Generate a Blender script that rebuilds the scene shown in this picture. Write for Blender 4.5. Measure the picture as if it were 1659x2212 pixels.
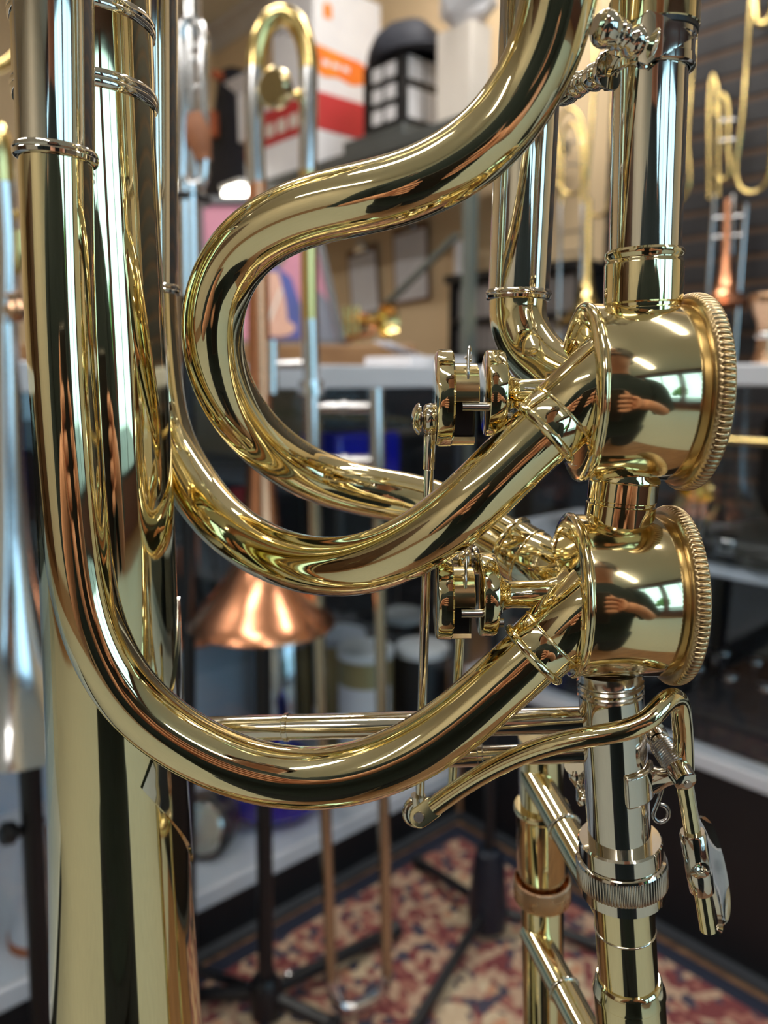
import bpy, bmesh, math, random
from mathutils import Vector, Matrix
random.seed(7)
for _o in list(bpy.data.objects):
    bpy.data.objects.remove(_o, do_unlink=True)
SC = bpy.context.scene
COL = SC.collection
PI = math.pi

# ------------------------------------------------------------------ camera
F = 1662.0                       # focal length in pixels of the 1659 x 2212 frame
PITCH = math.radians(10.0)
CAM = Vector((0, 0, 1.0))
cam_d = bpy.data.cameras.new('camera')
cam_o = bpy.data.objects.new('camera', cam_d)
COL.objects.link(cam_o)
cam_o.location = CAM
cam_o.rotation_euler = (PI / 2 - PITCH, 0, 0)
cam_d.sensor_fit = 'VERTICAL'
cam_d.sensor_height = 36.0
cam_d.sensor_width = 27.0
cam_d.lens = 36.0 * F / 2212.0
cam_d.clip_start = 0.01
cam_d.clip_end = 200
cam_d.dof.use_dof = True
cam_d.dof.focus_distance = 0.176
cam_d.dof.aperture_fstop = cam_d.lens / 2.3
cam_d.dof.aperture_blades = 0
SC.camera = cam_o

# ------------------------------------------------------------------ world (day sky outside the shop)
wd = bpy.data.worlds.new('World')
SC.world = wd
wd.use_nodes = True
_nt = wd.node_tree
_bg = _nt.nodes['Background']
_bg.inputs[0].default_value = (0.48, 0.80, 1.0, 1)
_bg.inputs[1].default_value = 2.6
SC.view_settings.view_transform = 'Standard'
SC.view_settings.look = 'None'
SC.view_settings.exposure = 0.12
SC.view_settings.gamma = 1.0
SC.cycles.caustics_reflective = False
SC.cycles.caustics_refractive = False
SC.cycles.max_bounces = 10
SC.cycles.glossy_bounces = 8
SC.cycles.diffuse_bounces = 4
SC.cycles.sample_clamp_indirect = 6.0

# room frame: e1 runs along the slat wall to the right and nearer, e2 along the left wall to the left and nearer
E1 = Vector((0.669, -0.743, 0)); E2 = Vector((-0.743, -0.669, 0)); UP = Vector((0, 0, 1))
KC = Vector((0.167, 1.635, 0))          # inside corner of the two display cases on the floor
KW = Vector((-0.97, 4.8, 0))            # room corner
RL, RM, RH = 8.2, 6.5, 2.92             # room length along e1, along e2, height

# ceiling strip lights (fixtures built here because they light the room)
# ------------------------------------------------------------------ helpers
MAT = {}
def mat(name, col, rough=0.5, metal=0.0, emit=None, es=0.0, bump=None, nscale=None, ncol=None, spec=None, coat=0.0):
    """procedural material; nscale+ncol mixes a second colour by noise, bump gives fine relief"""
    m = bpy.data.materials.new(name)
    m.use_nodes = True
    nt = m.node_tree
    b = nt.nodes['Principled BSDF']
    b.inputs['Base Color'].default_value = (*col, 1)
    b.inputs['Roughness'].default_value = rough
    b.inputs['Metallic'].default_value = metal
    if spec is not None:
        b.inputs['Specular IOR Level'].default_value = spec
    if coat:
        b.inputs['Coat Weight'].default_value = coat
        b.inputs['Coat Roughness'].default_value = 0.05
    if emit:
        b.inputs['Emission Color'].default_value = (*emit, 1)
        b.inputs['Emission Strength'].default_value = es
    tc = None
    if nscale or bump:
        tc = nt.nodes.new('ShaderNodeTexCoord')
    if nscale:
        n = nt.nodes.new('ShaderNodeTexNoise')
        n.inputs['Scale'].default_value = nscale
        n.inputs['Detail'].default_value = 4
        nt.links.new(tc.outputs['Object'], n.inputs['Vector'])
        mx = nt.nodes.new('ShaderNodeMix'); mx.data_type = 'RGBA'
        mx.inputs[6].default_value = (*col, 1)
        mx.inputs[7].default_value = (*(ncol or col), 1)
        cr = nt.nodes.new('ShaderNodeValToRGB')
        cr.color_ramp.elements[0].position = 0.35; cr.color_ramp.elements[1].position = 0.68
        nt.links.new(n.outputs['Fac'], cr.inputs['Fac'])
        nt.links.new(cr.outputs['Color'], mx.inputs[0])
        nt.links.new(mx.outputs[2], b.inputs['Base Color'])
    if bump:
        sc, st = bump
        n2 = nt.nodes.new('ShaderNodeTexNoise')
        n2.inputs['Scale'].default_value = sc
        nt.links.new(tc.outputs['Object'], n2.inputs['Vector'])
        bp = nt.nodes.new('ShaderNodeBump')
        bp.inputs['Strength'].default_value = st
        bp.inputs['Distance'].default_value = 0.001
        nt.links.new(n2.outputs['Fac'], bp.inputs['Height'])
        nt.links.new(bp.outputs['Normal'], b.inputs['Normal'])
    MAT[name] = m
    return m

def glass_mat(name, tint=(0.96, 0.985, 1.0), refl=0.06):
    m = bpy.data.materials.new(name); m.use_nodes = True
    nt = m.node_tree; nt.nodes.clear()
    out = nt.nodes.new('ShaderNodeOutputMaterial')
    tr = nt.nodes.new('ShaderNodeBsdfTransparent'); tr.inputs[0].default_value = (*tint, 1)
    gl = nt.nodes.new('ShaderNodeBsdfGlossy'); gl.inputs['Roughness'].default_value = 0.01
    mx = nt.nodes.new('ShaderNodeMixShader'); mx.inputs[0].default_value = refl
    nt.links.new(tr.outputs[0], mx.inputs[1]); nt.links.new(gl.outputs[0], mx.inputs[2])
    nt.links.new(mx.outputs[0], out.inputs[0])
    MAT[name] = m
    return m

def P(px, py, d):
    """pixel + depth in mm along the optical axis -> world point (m)"""
    x = (px - 829.5) / F * d; y = -(py - 1106) / F * d
    s, c = math.sin(PITCH), math.cos(PITCH)
    return CAM + Vector((x, y * s + d * c, y * c - d * s)) / 1000.0
def Q(px, py, off=0.0):
    """pixel + offset (mm) behind the upright plane in which the instrument stands"""
    return P(px, py, (176.0 + off) / (1 - 0.176 * (py - 1106) / F))
def ray(px, py):
    return (P(px, py, 1000.0) - CAM)
def onplane(px, py, p0, n):
    r = ray(px, py)
    return CAM + r * ((p0 - CAM).dot(n) / r.dot(n))
def W(px, py, Y):
    return onplane(px, py, Vector((0, Y, 0)), Vector((0, 1, 0)))
def FL(px, py, z=0.0):
    return onplane(px, py, Vector((0, 0, z)), UP)
def RW(px, py, off):               # plane parallel to the slat wall, off metres in front of it
    n = -E2
    return onplane(px, py, KW - n * off, n)
def LC(px, py, off):               # plane parallel to the front of the left case, off metres behind it
    n = -E1
    return onplane(px, py, KC + n * off, n)
def RC(px, py, off):
    n = -E2
    return onplane(px, py, KC + n * off, n)

def spline(pts, n=120, smooth=0):
    """natural cubic spline through 3-D points, n+1 samples"""
    m = len(pts)
    if m == 2:
        return [pts[0].lerp(pts[1], i / n) for i in range(n + 1)]
    t = [0.0]
    for i in range(1, m):
        t.append(t[-1] + max(1e-9, (pts[i] - pts[i - 1]).length) ** 0.75)
    h = [t[i + 1] - t[i] for i in range(m - 1)]
    a = [[0.0] * 3 for _ in range(m)]
    # solve tridiagonal for second derivatives
    cp = [0.0] * m
    M = [Vector((0, 0, 0)) for _ in range(m)]
    dp = [Vector((0, 0, 0)) for _ in range(m)]
    for i in range(1, m - 1):
        A, B, Cc = h[i - 1], 2 * (h[i - 1] + h[i]), h[i]
        D = 6 * ((pts[i + 1] - pts[i]) / h[i] - (pts[i] - pts[i - 1]) / h[i - 1])
        den = B - A * cp[i - 1]
        cp[i] = Cc / den
        dp[i] = (D - A * dp[i - 1]) / den
    for i in range(m - 2, 0, -1):
        M[i] = dp[i] - cp[i] * M[i + 1]
    out = []
    k = 0
    for j in range(n + 1):
        s = t[-1] * j / n
        while k < m - 2 and s > t[k + 1]:
            k += 1
        hh = h[k]; u = (t[k + 1] - s) / hh; v = (s - t[k]) / hh
        out.append(u * pts[k] + v * pts[k + 1] + ((u ** 3 - u) * M[k] + (v ** 3 - v) * M[k + 1]) * hh * hh / 6)
    for _ in range(smooth):
        o2 = out[:]
        for i in range(1, n):
            o2[i] = (out[i - 1] + 2 * out[i] + out[i + 1]) / 4
        out = o2
    return out

def frame(d):
    d = d.normalized()
    a = Vector((0, 0, 1)) if abs(d.z) < 0.9 else Vector((1, 0, 0))
    x = a.cross(d).normalized()
    return x, d.cross(x).normalized(), d

class MB:
    """collects shapes and links them as ONE mesh object"""
    def __init__(self):
        self.v = []; self.f = []
    def add(self, vs, fs):
        b = len(self.v)
        self.v += [Vector(v) for v in vs]
        self.f += [tuple(i + b for i in f) for f in fs]
        return self
    def sweep(self, path, rad, seg=32, cap=True, closed=False, sx=1.0):
        n = len(path)
        rr = rad if callable(rad) else (lambda s: rad)
        x, y, d = frame(path[1] - path[0])
        vs = []; fs = []
        for i, p in enumerate(path):
            if closed:
                d = (path[(i + 1) % n] - path[i - 1]).normalized()
            elif i == 0:
                d = (path[1] - path[0]).normalized()
            elif i == n - 1:
                d = (path[-1] - path[-2]).normalized()
            else:
                d = (path[i + 1] - path[i - 1]).normalized()
            x = (x - d * x.dot(d)).normalized(); y = d.cross(x)
            r = rr(i / (n - 1))
            for k in range(seg):
                a = 2 * PI * k / seg
                vs.append(p + x * (r * sx * math.cos(a)) + y * (r * math.sin(a)))
        m = n if closed else n - 1
        for i in range(m):
            j = (i + 1) % n
            for k in range(seg):
                l = (k + 1) % seg
                fs.append((i * seg + k, i * seg + l, j * seg + l, j * seg + k))
        if cap and not closed:
            fs.append(tuple(range(seg - 1, -1, -1)))
            fs.append(tuple((n - 1) * seg + k for k in range(seg)))
        return self.add(vs, fs)
    def tube(self, pts, r, seg=32, n=None, smooth=0, cap=True):
        pts = [Vector(p) for p in pts]
        if len(pts) == 2:
            return self.sweep(pts, r, seg, cap)
        return self.sweep(spline(pts, n or 12 * len(pts), smooth), r, seg, cap)
    def lathe(self, p0, p1, prof, seg=48, cap=True, xref=None, mod=None, a0=0.0, a1=2 * PI):
        """prof: (distance along p0->p1 in m, radius in m); mod(angle, i) scales the radius"""
        p0 = Vector(p0); p1 = Vector(p1)
        x, y, d = frame(p1 - p0)
        if xref is not None:
            x = (xref - d * xref.dot(d)).normalized(); y = d.cross(x)
        full = abs(a1 - a0 - 2 * PI) < 1e-6
        ns = seg if full else seg + 1
        vs = []; fs = []
        for i, (t, r) in enumerate(prof):
            for k in range(ns):
                a = a0 + (a1 - a0) * k / seg
                q = r * (mod(a, i) if mod else 1.0)
                vs.append(p0 + d * t + x * (q * math.cos(a)) + y * (q * math.sin(a)))
        for i in range(len(prof) - 1):
            for k in range(seg):
                l = (k + 1) % ns
                fs.append((i * ns + k, i * ns + l, (i + 1) * ns + l, (i + 1) * ns + k))
        if cap and full:
            if prof[0][1] > 1e-6:
                fs.append(tuple(range(ns - 1, -1, -1)))
            if prof[-1][1] > 1e-6:
                fs.append(tuple((len(prof) - 1) * ns + k for k in range(ns)))
        return self.add(vs, fs)
    def ring(self, c, axis, R, r, seg=56, sr=12):
        prof = [(r * math.sin(2 * PI * k / sr), R + r * math.cos(2 * PI * k / sr)) for k in range(sr + 1)]
        a = axis.normalized()
        return self.lathe(c, c + a, prof, seg, cap=False)
    def box(self, o, ax, ay, az):
        """corner o and three edge vectors"""
        o = Vector(o)
        vs = [o, o + ax, o + ax + ay, o + ay, o + az, o + ax + az, o + ax + ay + az, o + ay + az]
        fs = [(0, 3, 2, 1), (4, 5, 6, 7), (0, 1, 5, 4), (1, 2, 6, 5), (2, 3, 7, 6), (3, 0, 4, 7)]
        if ax.cross(ay).dot(az) < 0:
            fs = [f[::-1] for f in fs]
        return self.add(vs, fs)
    def cbox(self, c, X, Y, Z, sx, sy, sz):
        return self.box(Vector(c) - X * sx / 2 - Y * sy / 2 - Z * sz / 2, X * sx, Y * sy, Z * sz)
    def plate(self, outline, nrm, th):
        """flat outline (list of points) thickened along nrm"""
        n = len(outline); nv = nrm.normalized() * th
        vs = [Vector(p) for p in outline] + [Vector(p) + nv for p in outline]
        fs = [tuple(range(n - 1, -1, -1)), tuple(range(n, 2 * n))]
        for i in range(n):
            j = (i + 1) % n
            fs.append((i, j, n + j, n + i))
        return self.add(vs, fs)
    def build(self, name, material, parent=None, bevel=0.0, flat=False, ang=38, subs=0, segs=2):
        me = bpy.data.meshes.new(name)
        me.from_pydata([tuple(v) for v in self.v], [], self.f)
        me.update()
        bm = bmesh.new(); bm.from_mesh(me)
        bmesh.ops.recalc_face_normals(bm, faces=bm.faces)
        bm.to_mesh(me); bm.free()
        if not flat:
            for p in me.polygons:
                p.use_smooth = True
            me.set_sharp_from_angle(angle=math.radians(ang))
        me.materials.append(MAT[material] if isinstance(material, str) else material)
        o = bpy.data.objects.new(name, me)
        COL.objects.link(o)
        if parent:
            o.parent = parent
            o.matrix_parent_inverse = parent.matrix_world.inverted() if False else Matrix.Translation(-parent.location)
        if bevel:
            b = o.modifiers.new('bevel', 'BEVEL'); b.width = bevel; b.segments = segs; b.limit_method = 'ANGLE'
            b.harden_normals = False
        if subs:
            s = o.modifiers.new('subdivision', 'SUBSURF'); s.levels = subs; s.render_levels = subs
        return o

def tag(o, label, cat, group=None):
    o['label'] = label; o['category'] = cat
    if group: o['group'] = group
    return o
def thing(name, loc, label, cat, group=None):
    o = bpy.data.objects.new(name, None); COL.objects.link(o)
    o.location = loc; o.empty_display_size = 0.02
    return tag(o, label, cat, group)
def struct(o):
    o['kind'] = 'structure'
    return o
def sub(o, parent):                # make o (mesh, in world coordinates) a sub-part of mesh parent (identity transform under its thing)
    o.parent = parent
    o.matrix_parent_inverse = Matrix.Identity(4)
    return o
MM = 0.001

# ------------------------------------------------------------------ materials
def metal(name, col, rough, wear=0.0, an=0.0):
    m = mat(name, col, rough, 1.0)
    nt = m.node_tree; b = nt.nodes['Principled BSDF']
    tc = nt.nodes.new('ShaderNodeTexCoord')
    n = nt.nodes.new('ShaderNodeTexNoise'); n.inputs['Scale'].default_value = 140; n.inputs['Detail'].default_value = 6
    nt.links.new(tc.outputs['Object'], n.inputs['Vector'])
    mr = nt.nodes.new('ShaderNodeMapRange')
    mr.inputs['From Min'].default_value = 0.45; mr.inputs['From Max'].default_value = 0.8
    mr.inputs['To Min'].default_value = rough; mr.inputs['To Max'].default_value = rough + wear
    nt.links.new(n.outputs['Fac'], mr.inputs['Value'])
    nt.links.new(mr.outputs['Result'], b.inputs['Roughness'])
    return m
metal('brass', (0.88, 0.775, 0.485), 0.03, 0.05)
metal('brass_casing', (0.86, 0.745, 0.46), 0.085, 0.06)
metal('brass_satin', (0.82, 0.68, 0.38), 0.13, 0.1)
metal('brass_matte', (0.56, 0.42, 0.24), 0.28, 0.1)
metal('nickel', (0.76, 0.72, 0.64), 0.04, 0.05)
metal('nickel_satin', (0.66, 0.62, 0.56), 0.16, 0.1)
metal('steel', (0.55, 0.55, 0.56), 0.18, 0.1)
metal('bronze', (0.66, 0.42, 0.27), 0.24, 0.1)
metal('copper', (0.80, 0.36, 0.20), 0.22, 0.08)
metal('bg_brass', (0.86, 0.66, 0.28), 0.14, 0.05)
metal('slide_brass', (0.55, 0.47, 0.34), 0.2, 0.05)
metal('bg_silver', (0.78, 0.78, 0.80), 0.12, 0.05)
metal('chrome', (0.8, 0.8, 0.82), 0.06, 0.03)
mat('black_rubber', (0.008, 0.008, 0.01), 0.35)
mat('black_metal', (0.006, 0.006, 0.008), 0.35, 0.0, bump=(300, 0.1))
mat('black_case', (0.006, 0.006, 0.008), 0.45, bump=(400, 0.3))
mat('black_velvet', (0.006, 0.007, 0.012), 0.9)
mat('white_laminate', (0.66, 0.68, 0.74), 0.35, nscale=6, ncol=(0.60, 0.62, 0.68))
mat('shelf_white', (0.55, 0.60, 0.68), 0.4, nscale=5, ncol=(0.5, 0.55, 0.64))
mat('wall_cream', (0.72, 0.54, 0.33), 0.75, nscale=3, ncol=(0.68, 0.51, 0.31), bump=(120, 0.15))
mat('wall_white', (0.56, 0.50, 0.40), 0.8, nscale=3, ncol=(0.52, 0.46, 0.36), bump=(120, 0.15))
mat('ceiling_white', (0.82, 0.79, 0.70), 0.85, nscale=40, ncol=(0.76, 0.73, 0.64))
mat('wall_maroon', (0.10, 0.045, 0.045), 0.6, nscale=4, ncol=(0.08, 0.04, 0.04), bump=(120, 0.15))
mat('dark_wood', (0.045, 0.02, 0.010), 0.4, nscale=9, ncol=(0.10, 0.045, 0.02))
mat('trim_white', (0.62, 0.58, 0.54), 0.5, nscale=9, ncol=(0.58, 0.54, 0.5))
mat('pale_floor', (0.34, 0.34, 0.29), 0.6, nscale=25, ncol=(0.30, 0.30, 0.26))
mat('wood_desk', (0.36, 0.19, 0.08), 0.45, nscale=12, ncol=(0.28, 0.14, 0.06))
mat('slat_black', (0.011, 0.010, 0.013), 0.5, nscale=60, ncol=(0.015, 0.014, 0.017))
mat('slat_gap', (0.085, 0.042, 0.02), 0.6, nscale=20, ncol=(0.065, 0.032, 0.016))
mat('paper_white', (0.78, 0.77, 0.80), 0.7, nscale=10, ncol=(0.72, 0.71, 0.75))
mat('paper_warm', (0.72, 0.66, 0.60), 0.7, nscale=10, ncol=(0.68, 0.62, 0.56))
mat('carton_red', (0.52, 0.03, 0.035), 0.6, nscale=10, ncol=(0.45, 0.03, 0.03))
mat('print_orange', (0.85, 0.10, 0.015), 0.6, nscale=7, ncol=(0.85, 0.26, 0.02))
mat('grey_metal', (0.12, 0.13, 0.13), 0.35, 0.3, nscale=8, ncol=(0.10, 0.11, 0.11))
mat('rack_bar', (0.20, 0.24, 0.23), 0.4, 0.4, nscale=8, ncol=(0.18, 0.21, 0.2))
mat('dark_bag', (0.010, 0.012, 0.022), 0.7, nscale=30, ncol=(0.016, 0.018, 0.03), bump=(200, 0.4))
mat('bag_orange', (0.42, 0.10, 0.03), 0.6, nscale=30, ncol=(0.36, 0.08, 0.03))
mat('leather_tan', (0.42, 0.16, 0.07), 0.5, nscale=60, ncol=(0.36, 0.13, 0.06), bump=(300, 0.3))
mat('poster_pink', (0.52, 0.19, 0.27), 0.5, nscale=4, ncol=(0.44, 0.16, 0.24))
mat('poster_skin', (0.62, 0.36, 0.27), 0.5, nscale=14, ncol=(0.55, 0.30, 0.22))
mat('poster_hair', (0.15, 0.10, 0.09), 0.5, nscale=14, ncol=(0.22, 0.15, 0.12))
mat('poster_blue', (0.03, 0.05, 0.30), 0.5, nscale=10, ncol=(0.02, 0.04, 0.22))
mat('poster_grey', (0.13, 0.14, 0.19), 0.5, nscale=8, ncol=(0.10, 0.11, 0.15))
mat('frame_grey', (0.05, 0.055, 0.065), 0.4, nscale=20, ncol=(0.045, 0.05, 0.06))
mat('cobalt', (0.008, 0.012, 0.42), 0.18, nscale=6, ncol=(0.006, 0.01, 0.34), coat=0.5)
mat('cork', (0.42, 0.13, 0.05), 0.7, nscale=90, ncol=(0.36, 0.11, 0.04))
mat('lid_white', (0.75, 0.76, 0.78), 0.4, nscale=20, ncol=(0.70, 0.71, 0.73))
mat('gold_label', (0.33, 0.26, 0.12), 0.4, 0.4, nscale=20, ncol=(0.3, 0.23, 0.1))
mat('cd_pale', (0.38, 0.34, 0.33), 0.5, nscale=30, ncol=(0.33, 0.3, 0.29))
mat('cd_grey', (0.24, 0.22, 0.22), 0.5, nscale=30, ncol=(0.2, 0.18, 0.18))
mat('lamp_white', (0.9, 0.9, 0.85), 0.5, emit=(1.0, 0.95, 0.82), es=11.0)
mat('strip_light', (0.9, 0.9, 0.88), 0.5, emit=(1.0, 0.96, 0.89), es=34.0)
mat('fixture_white', (0.8, 0.8, 0.78), 0.5, nscale=20, ncol=(0.76, 0.76, 0.74))
mat('skin', (0.62, 0.32, 0.21), 0.5, nscale=40, ncol=(0.55, 0.27, 0.18), bump=(200, 0.1))
mat('shirt_teal', (0.006, 0.016, 0.020), 0.85, nscale=60, ncol=(0.010, 0.022, 0.027), bump=(150, 0.3))
mat('jeans_dark', (0.008, 0.014, 0.022), 0.85, nscale=60, ncol=(0.012, 0.02, 0.03), bump=(200, 0.3))
mat('hair_dark', (0.02, 0.012, 0.008), 0.6, nscale=80, ncol=(0.03, 0.02, 0.012))
mat('eye_dark', (0.02, 0.02, 0.02), 0.2, nscale=80, ncol=(0.03, 0.03, 0.03))
mat('leaf', (0.05, 0.16, 0.025), 0.6, nscale=6, ncol=(0.12, 0.28, 0.05))
mat('bark', (0.08, 0.05, 0.03), 0.9, nscale=20, ncol=(0.06, 0.04, 0.02))
mat('street', (0.22, 0.22, 0.22), 0.9, nscale=10, ncol=(0.18, 0.18, 0.18))
mat('alu_frame', (0.05, 0.05, 0.055), 0.4, 0.5, nscale=20, ncol=(0.045, 0.045, 0.05))
mat('clip_brown', (0.20, 0.10, 0.05), 0.5, nscale=40, ncol=(0.16, 0.08, 0.04))
mat('stand_blue', (0.006, 0.010, 0.02), 0.3, nscale=50, ncol=(0.008, 0.012, 0.022))
glass_mat('clear_glass'); glass_mat('window_glass', (0.97, 0.99, 1.0), 0.05)

def wood_floor_mat():
    m = mat('wood_floor', (0.20, 0.10, 0.05), 0.4)
    nt = m.node_tree; b = nt.nodes['Principled BSDF']
    tc = nt.nodes.new('ShaderNodeTexCoord'); mp = nt.nodes.new('ShaderNodeMapping')
    mp.inputs['Rotation'].default_value = (0, 0, math.radians(-48)); mp.inputs['Scale'].default_value = (2, 26, 1)
    n = nt.nodes.new('ShaderNodeTexNoise'); n.inputs['Scale'].default_value = 3; n.inputs['Detail'].default_value = 6
    cr = nt.nodes.new('ShaderNodeValToRGB')
    cr.color_ramp.elements[0].color = (0.07, 0.03, 0.015, 1); cr.color_ramp.elements[1].color = (0.30, 0.16, 0.08, 1)
    cr.color_ramp.elements[0].position = 0.3; cr.color_ramp.elements[1].position = 0.7
    nt.links.new(tc.outputs['Object'], mp.inputs['Vector']); nt.links.new(mp.outputs['Vector'], n.inputs['Vector'])
    nt.links.new(n.outputs['Fac'], cr.inputs['Fac']); nt.links.new(cr.outputs['Color'], b.inputs['Base Color'])
wood_floor_mat()

def rug_mat(x0, x1, y0, y1):
    """Persian rug in its own object coordinates (metres)"""
    m = mat('rug_pile', (0.4, 0.2, 0.15), 0.95)
    nt = m.node_tree; b = nt.nodes['Principled BSDF']
    L = nt.links; N = nt.nodes.new
    tc = N('ShaderNodeTexCoord')
    sep = N('ShaderNodeSeparateXYZ'); L.new(tc.outputs['Object'], sep.inputs[0])
    def mth(op, a, bb=None):
        n = N('ShaderNodeMath'); n.operation = op
        for k, v in enumerate((a, bb)):
            if v is None: continue
            if isinstance(v, (int, float)): n.inputs[k].default_value = v
            else: L.new(v, n.inputs[k])
        return n.outputs[0]
    X, Y = sep.outputs[0], sep.outputs[1]
    edge = mth('MINIMUM', mth('MINIMUM', mth('SUBTRACT', X, x0), mth('SUBTRACT', x1, X)),
               mth('MINIMUM', mth('SUBTRACT', Y, y0), mth('SUBTRACT', y1, Y)))
    v1 = N('ShaderNodeTexVoronoi'); v1.inputs['Scale'].default_value = 62; L.new(tc.outputs['Object'], v1.inputs['Vector'])
    v2 = N('ShaderNodeTexVoronoi'); v2.inputs['Scale'].default_value = 13; L.new(tc.outputs['Object'], v2.inputs['Vector'])
    nz = N('ShaderNodeTexNoise'); nz.inputs['Scale'].default_value = 34; nz.inputs['Detail'].default_value = 5
    L.new(tc.outputs['Object'], nz.inputs['Vector'])
    # field: cream with red / navy motifs
    sep2 = N('ShaderNodeSeparateColor'); L.new(v1.outputs['Color'], sep2.inputs[0])
    field = N('ShaderNodeValToRGB'); field.color_ramp.interpolation = 'CONSTANT'
    el = field.color_ramp.elements
    el[0].position = 0; el[0].color = (0.48, 0.36, 0.24, 1)
    el[1].position = 0.60; el[1].color = (0.24, 0.07, 0.055, 1)
    for p, c in ((0.66, (0.56, 0.44, 0.30, 1)), (0.80, (0.05, 0.045, 0.07, 1)), (0.88, (0.45, 0.22, 0.13, 1))):
        e = el.new(p); e.color = c
    L.new(sep2.outputs[0], field.inputs['Fac'])
    red = N('ShaderNodeValToRGB'); red.color_ramp.interpolation = 'CONSTANT'
    el = red.color_ramp.elements
    el[0].position = 0; el[0].color = (0.17, 0.04, 0.042, 1)
    el[1].position = 0.28; el[1].color = (0.30, 0.12, 0.09, 1)
    for p, c in ((0.48, (0.44, 0.29, 0.20, 1)), (0.82, (0.05, 0.045, 0.07, 1))):
        e = el.new(p); e.color = c
    L.new(sep2.outputs[1], red.inputs['Fac'])
    big = N('ShaderNodeValToRGB'); big.color_ramp.elements[0].position = 0.52; big.color_ramp.elements[1].position = 0.56
    sw = mth('ADD', v2.outputs['Distance'], mth('MULTIPLY', nz.outputs['Fac'], 0.25))
    L.new(sw, big.inputs['Fac'])
    mx = N('ShaderNodeMix'); mx.data_type = 'RGBA'
    L.new(big.outputs['Color'], mx.inputs[0]); L.new(field.outputs['Color'], mx.inputs[6]); L.new(red.outputs['Color'], mx.inputs[7])
    # bands along the border
    band = N('ShaderNodeValToRGB'); band.color_ramp.interpolation = 'CONSTANT'
    el = band.color_ramp.elements
    el[0].position = 0; el[0].color = (1, 1, 1, 1); el[1].position = 0.035; el[1].color = (0, 0, 0, 1)
    L.new(edge, band.inputs['Fac'])
    mid = N('ShaderNodeValToRGB'); mid.color_ramp.interpolation = 'CONSTANT'
    el = mid.color_ramp.elements
    el[0].position = 0; el[0].color = (1, 1, 1, 1); el[1].position = 0.11; el[1].color = (0, 0, 0, 1)
    for p, c in ((0.235, 1), (0.30, 0)):
        e = el.new(p); e.color = (c, c, c, 1)
    L.new(edge, mid.inputs['Fac'])
    mx2 = N('ShaderNodeMix'); mx2.data_type = 'RGBA'
    L.new(mid.outputs['Color'], mx2.inputs[0]); L.new(mx.outputs[2], mx2.inputs[6]); L.new(red.outputs['Color'], mx2.inputs[7])
    mx3 = N('ShaderNodeMix'); mx3.data_type = 'RGBA'
    L.new(band.outputs['Color'], mx3.inputs[0]); L.new(mx2.outputs[2], mx3.inputs[6]); mx3.inputs[7].default_value = (0.012, 0.016, 0.035, 1)
    wv = N('ShaderNodeMix'); wv.data_type = 'RGBA'; wv.blend_type = 'MULTIPLY'; wv.inputs[0].default_value = 0.6
    L.new(mx3.outputs[2], wv.inputs[6]); L.new(nz.outputs['Color'], wv.inputs[7])
    L.new(mx3.outputs[2], b.inputs['Base Color'])
    bp = N('ShaderNodeBump'); bp.inputs['Strength'].default_value = 0.4; bp.inputs['Distance'].default_value = 0.003
    L.new(nz.outputs['Fac'], bp.inputs['Height']); L.new(bp.outputs['Normal'], b.inputs['Normal'])

# ================================================================== ROOM
def wallquad(name, a, b, h0, h1, th, outward, material):
    m = MB().box(Vector((a.x, a.y, h0)), b - a, outward * th, UP * (h1 - h0))
    return struct(m.build(name, material, flat=True))
C0 = KW; C1 = KW + E1 * RL; C2 = C1 + E2 * RM; C3 = KW + E2 * RM
wallquad('wall_right', C0 + E2 * 0, C1, 0, RH, 0.12, -E2, 'wall_cream')
wallquad('wall_left', C0, C3, 0, RH, 0.12, -E1, 'wall_cream')
wallquad('wall_back', C3, C2, 0, RH, 0.12, E2, 'wall_white')
# storefront: low wall, header, piers, with glazed openings between
SF0, SF1 = 0.40, 2.62
wf = MB()
wf.box(C1, E2 * RM, E1 * 0.12, UP * SF0)
wf.box(C1 + UP * SF1, E2 * RM, E1 * 0.12, UP * (RH - SF1))
for s in (0.0, 2.10, 4.2, 6.3):
    wf.box(C1 + E2 * s + UP * SF0, E2 * 0.20, E1 * 0.12, UP * (SF1 - SF0))
struct(wf.build('wall_front', 'wall_maroon', flat=True))
for i, s in enumerate((0.20, 2.30, 4.40)):
    o = C1 + E2 * s + E1 * 0.03 + UP * SF0
    w, h = 1.90, SF1 - SF0
    fr = MB()
    for a, b_, c_, d_ in ((0, 0, w, 0.05), (0, h - 0.05, w, 0.05), (0, 0, 0.05, h), (w - 0.05, 0, 0.05, h), (w / 2 - 0.02, 0, 0.04, h)):
        fr.box(o + E2 * a + UP * b_, E2 * c_, E1 * 0.06, UP * d_)
    wo = struct(fr.build('window_%d' % (i + 1), 'alu_frame', flat=True))
    for q in (0, 1):
        g = MB().box(o + E2 * (0.05 + q * (w / 2 - 0.03)) + E1 * 0.025 + UP * 0.05, E2 * (w / 2 - 0.07), E1 * 0.006, UP * (h - 0.1))
        g.build('window_pane', 'window_glass', wo, flat=True)
struct(MB().box(C0 + UP * RH, E1 * RL, E2 * RM, UP * 0.1).build('ceiling', 'ceiling_white', flat=True))
struct(MB().box(C0 - UP * 0.05, E1 * RL, E2 * RM, UP * 0.05).build('floor', 'wood_floor', flat=True))
# pale floor covering in the open part of the shop, behind the photographer's feet and beyond
pf = MB().box(KC + E1 * 0.0 + E2 * 1.52 + E1 * -2.2 + UP * 0.0, E1 * 6.5, E2 * 2.3, UP * 0.006)
pf.box(KC + E1 * 1.62 + E2 * -1.0, E1 * 2.7, E2 * 2.52, UP * 0.006)
struct(pf.build('floor_covering', 'pale_floor', flat=True))
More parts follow.
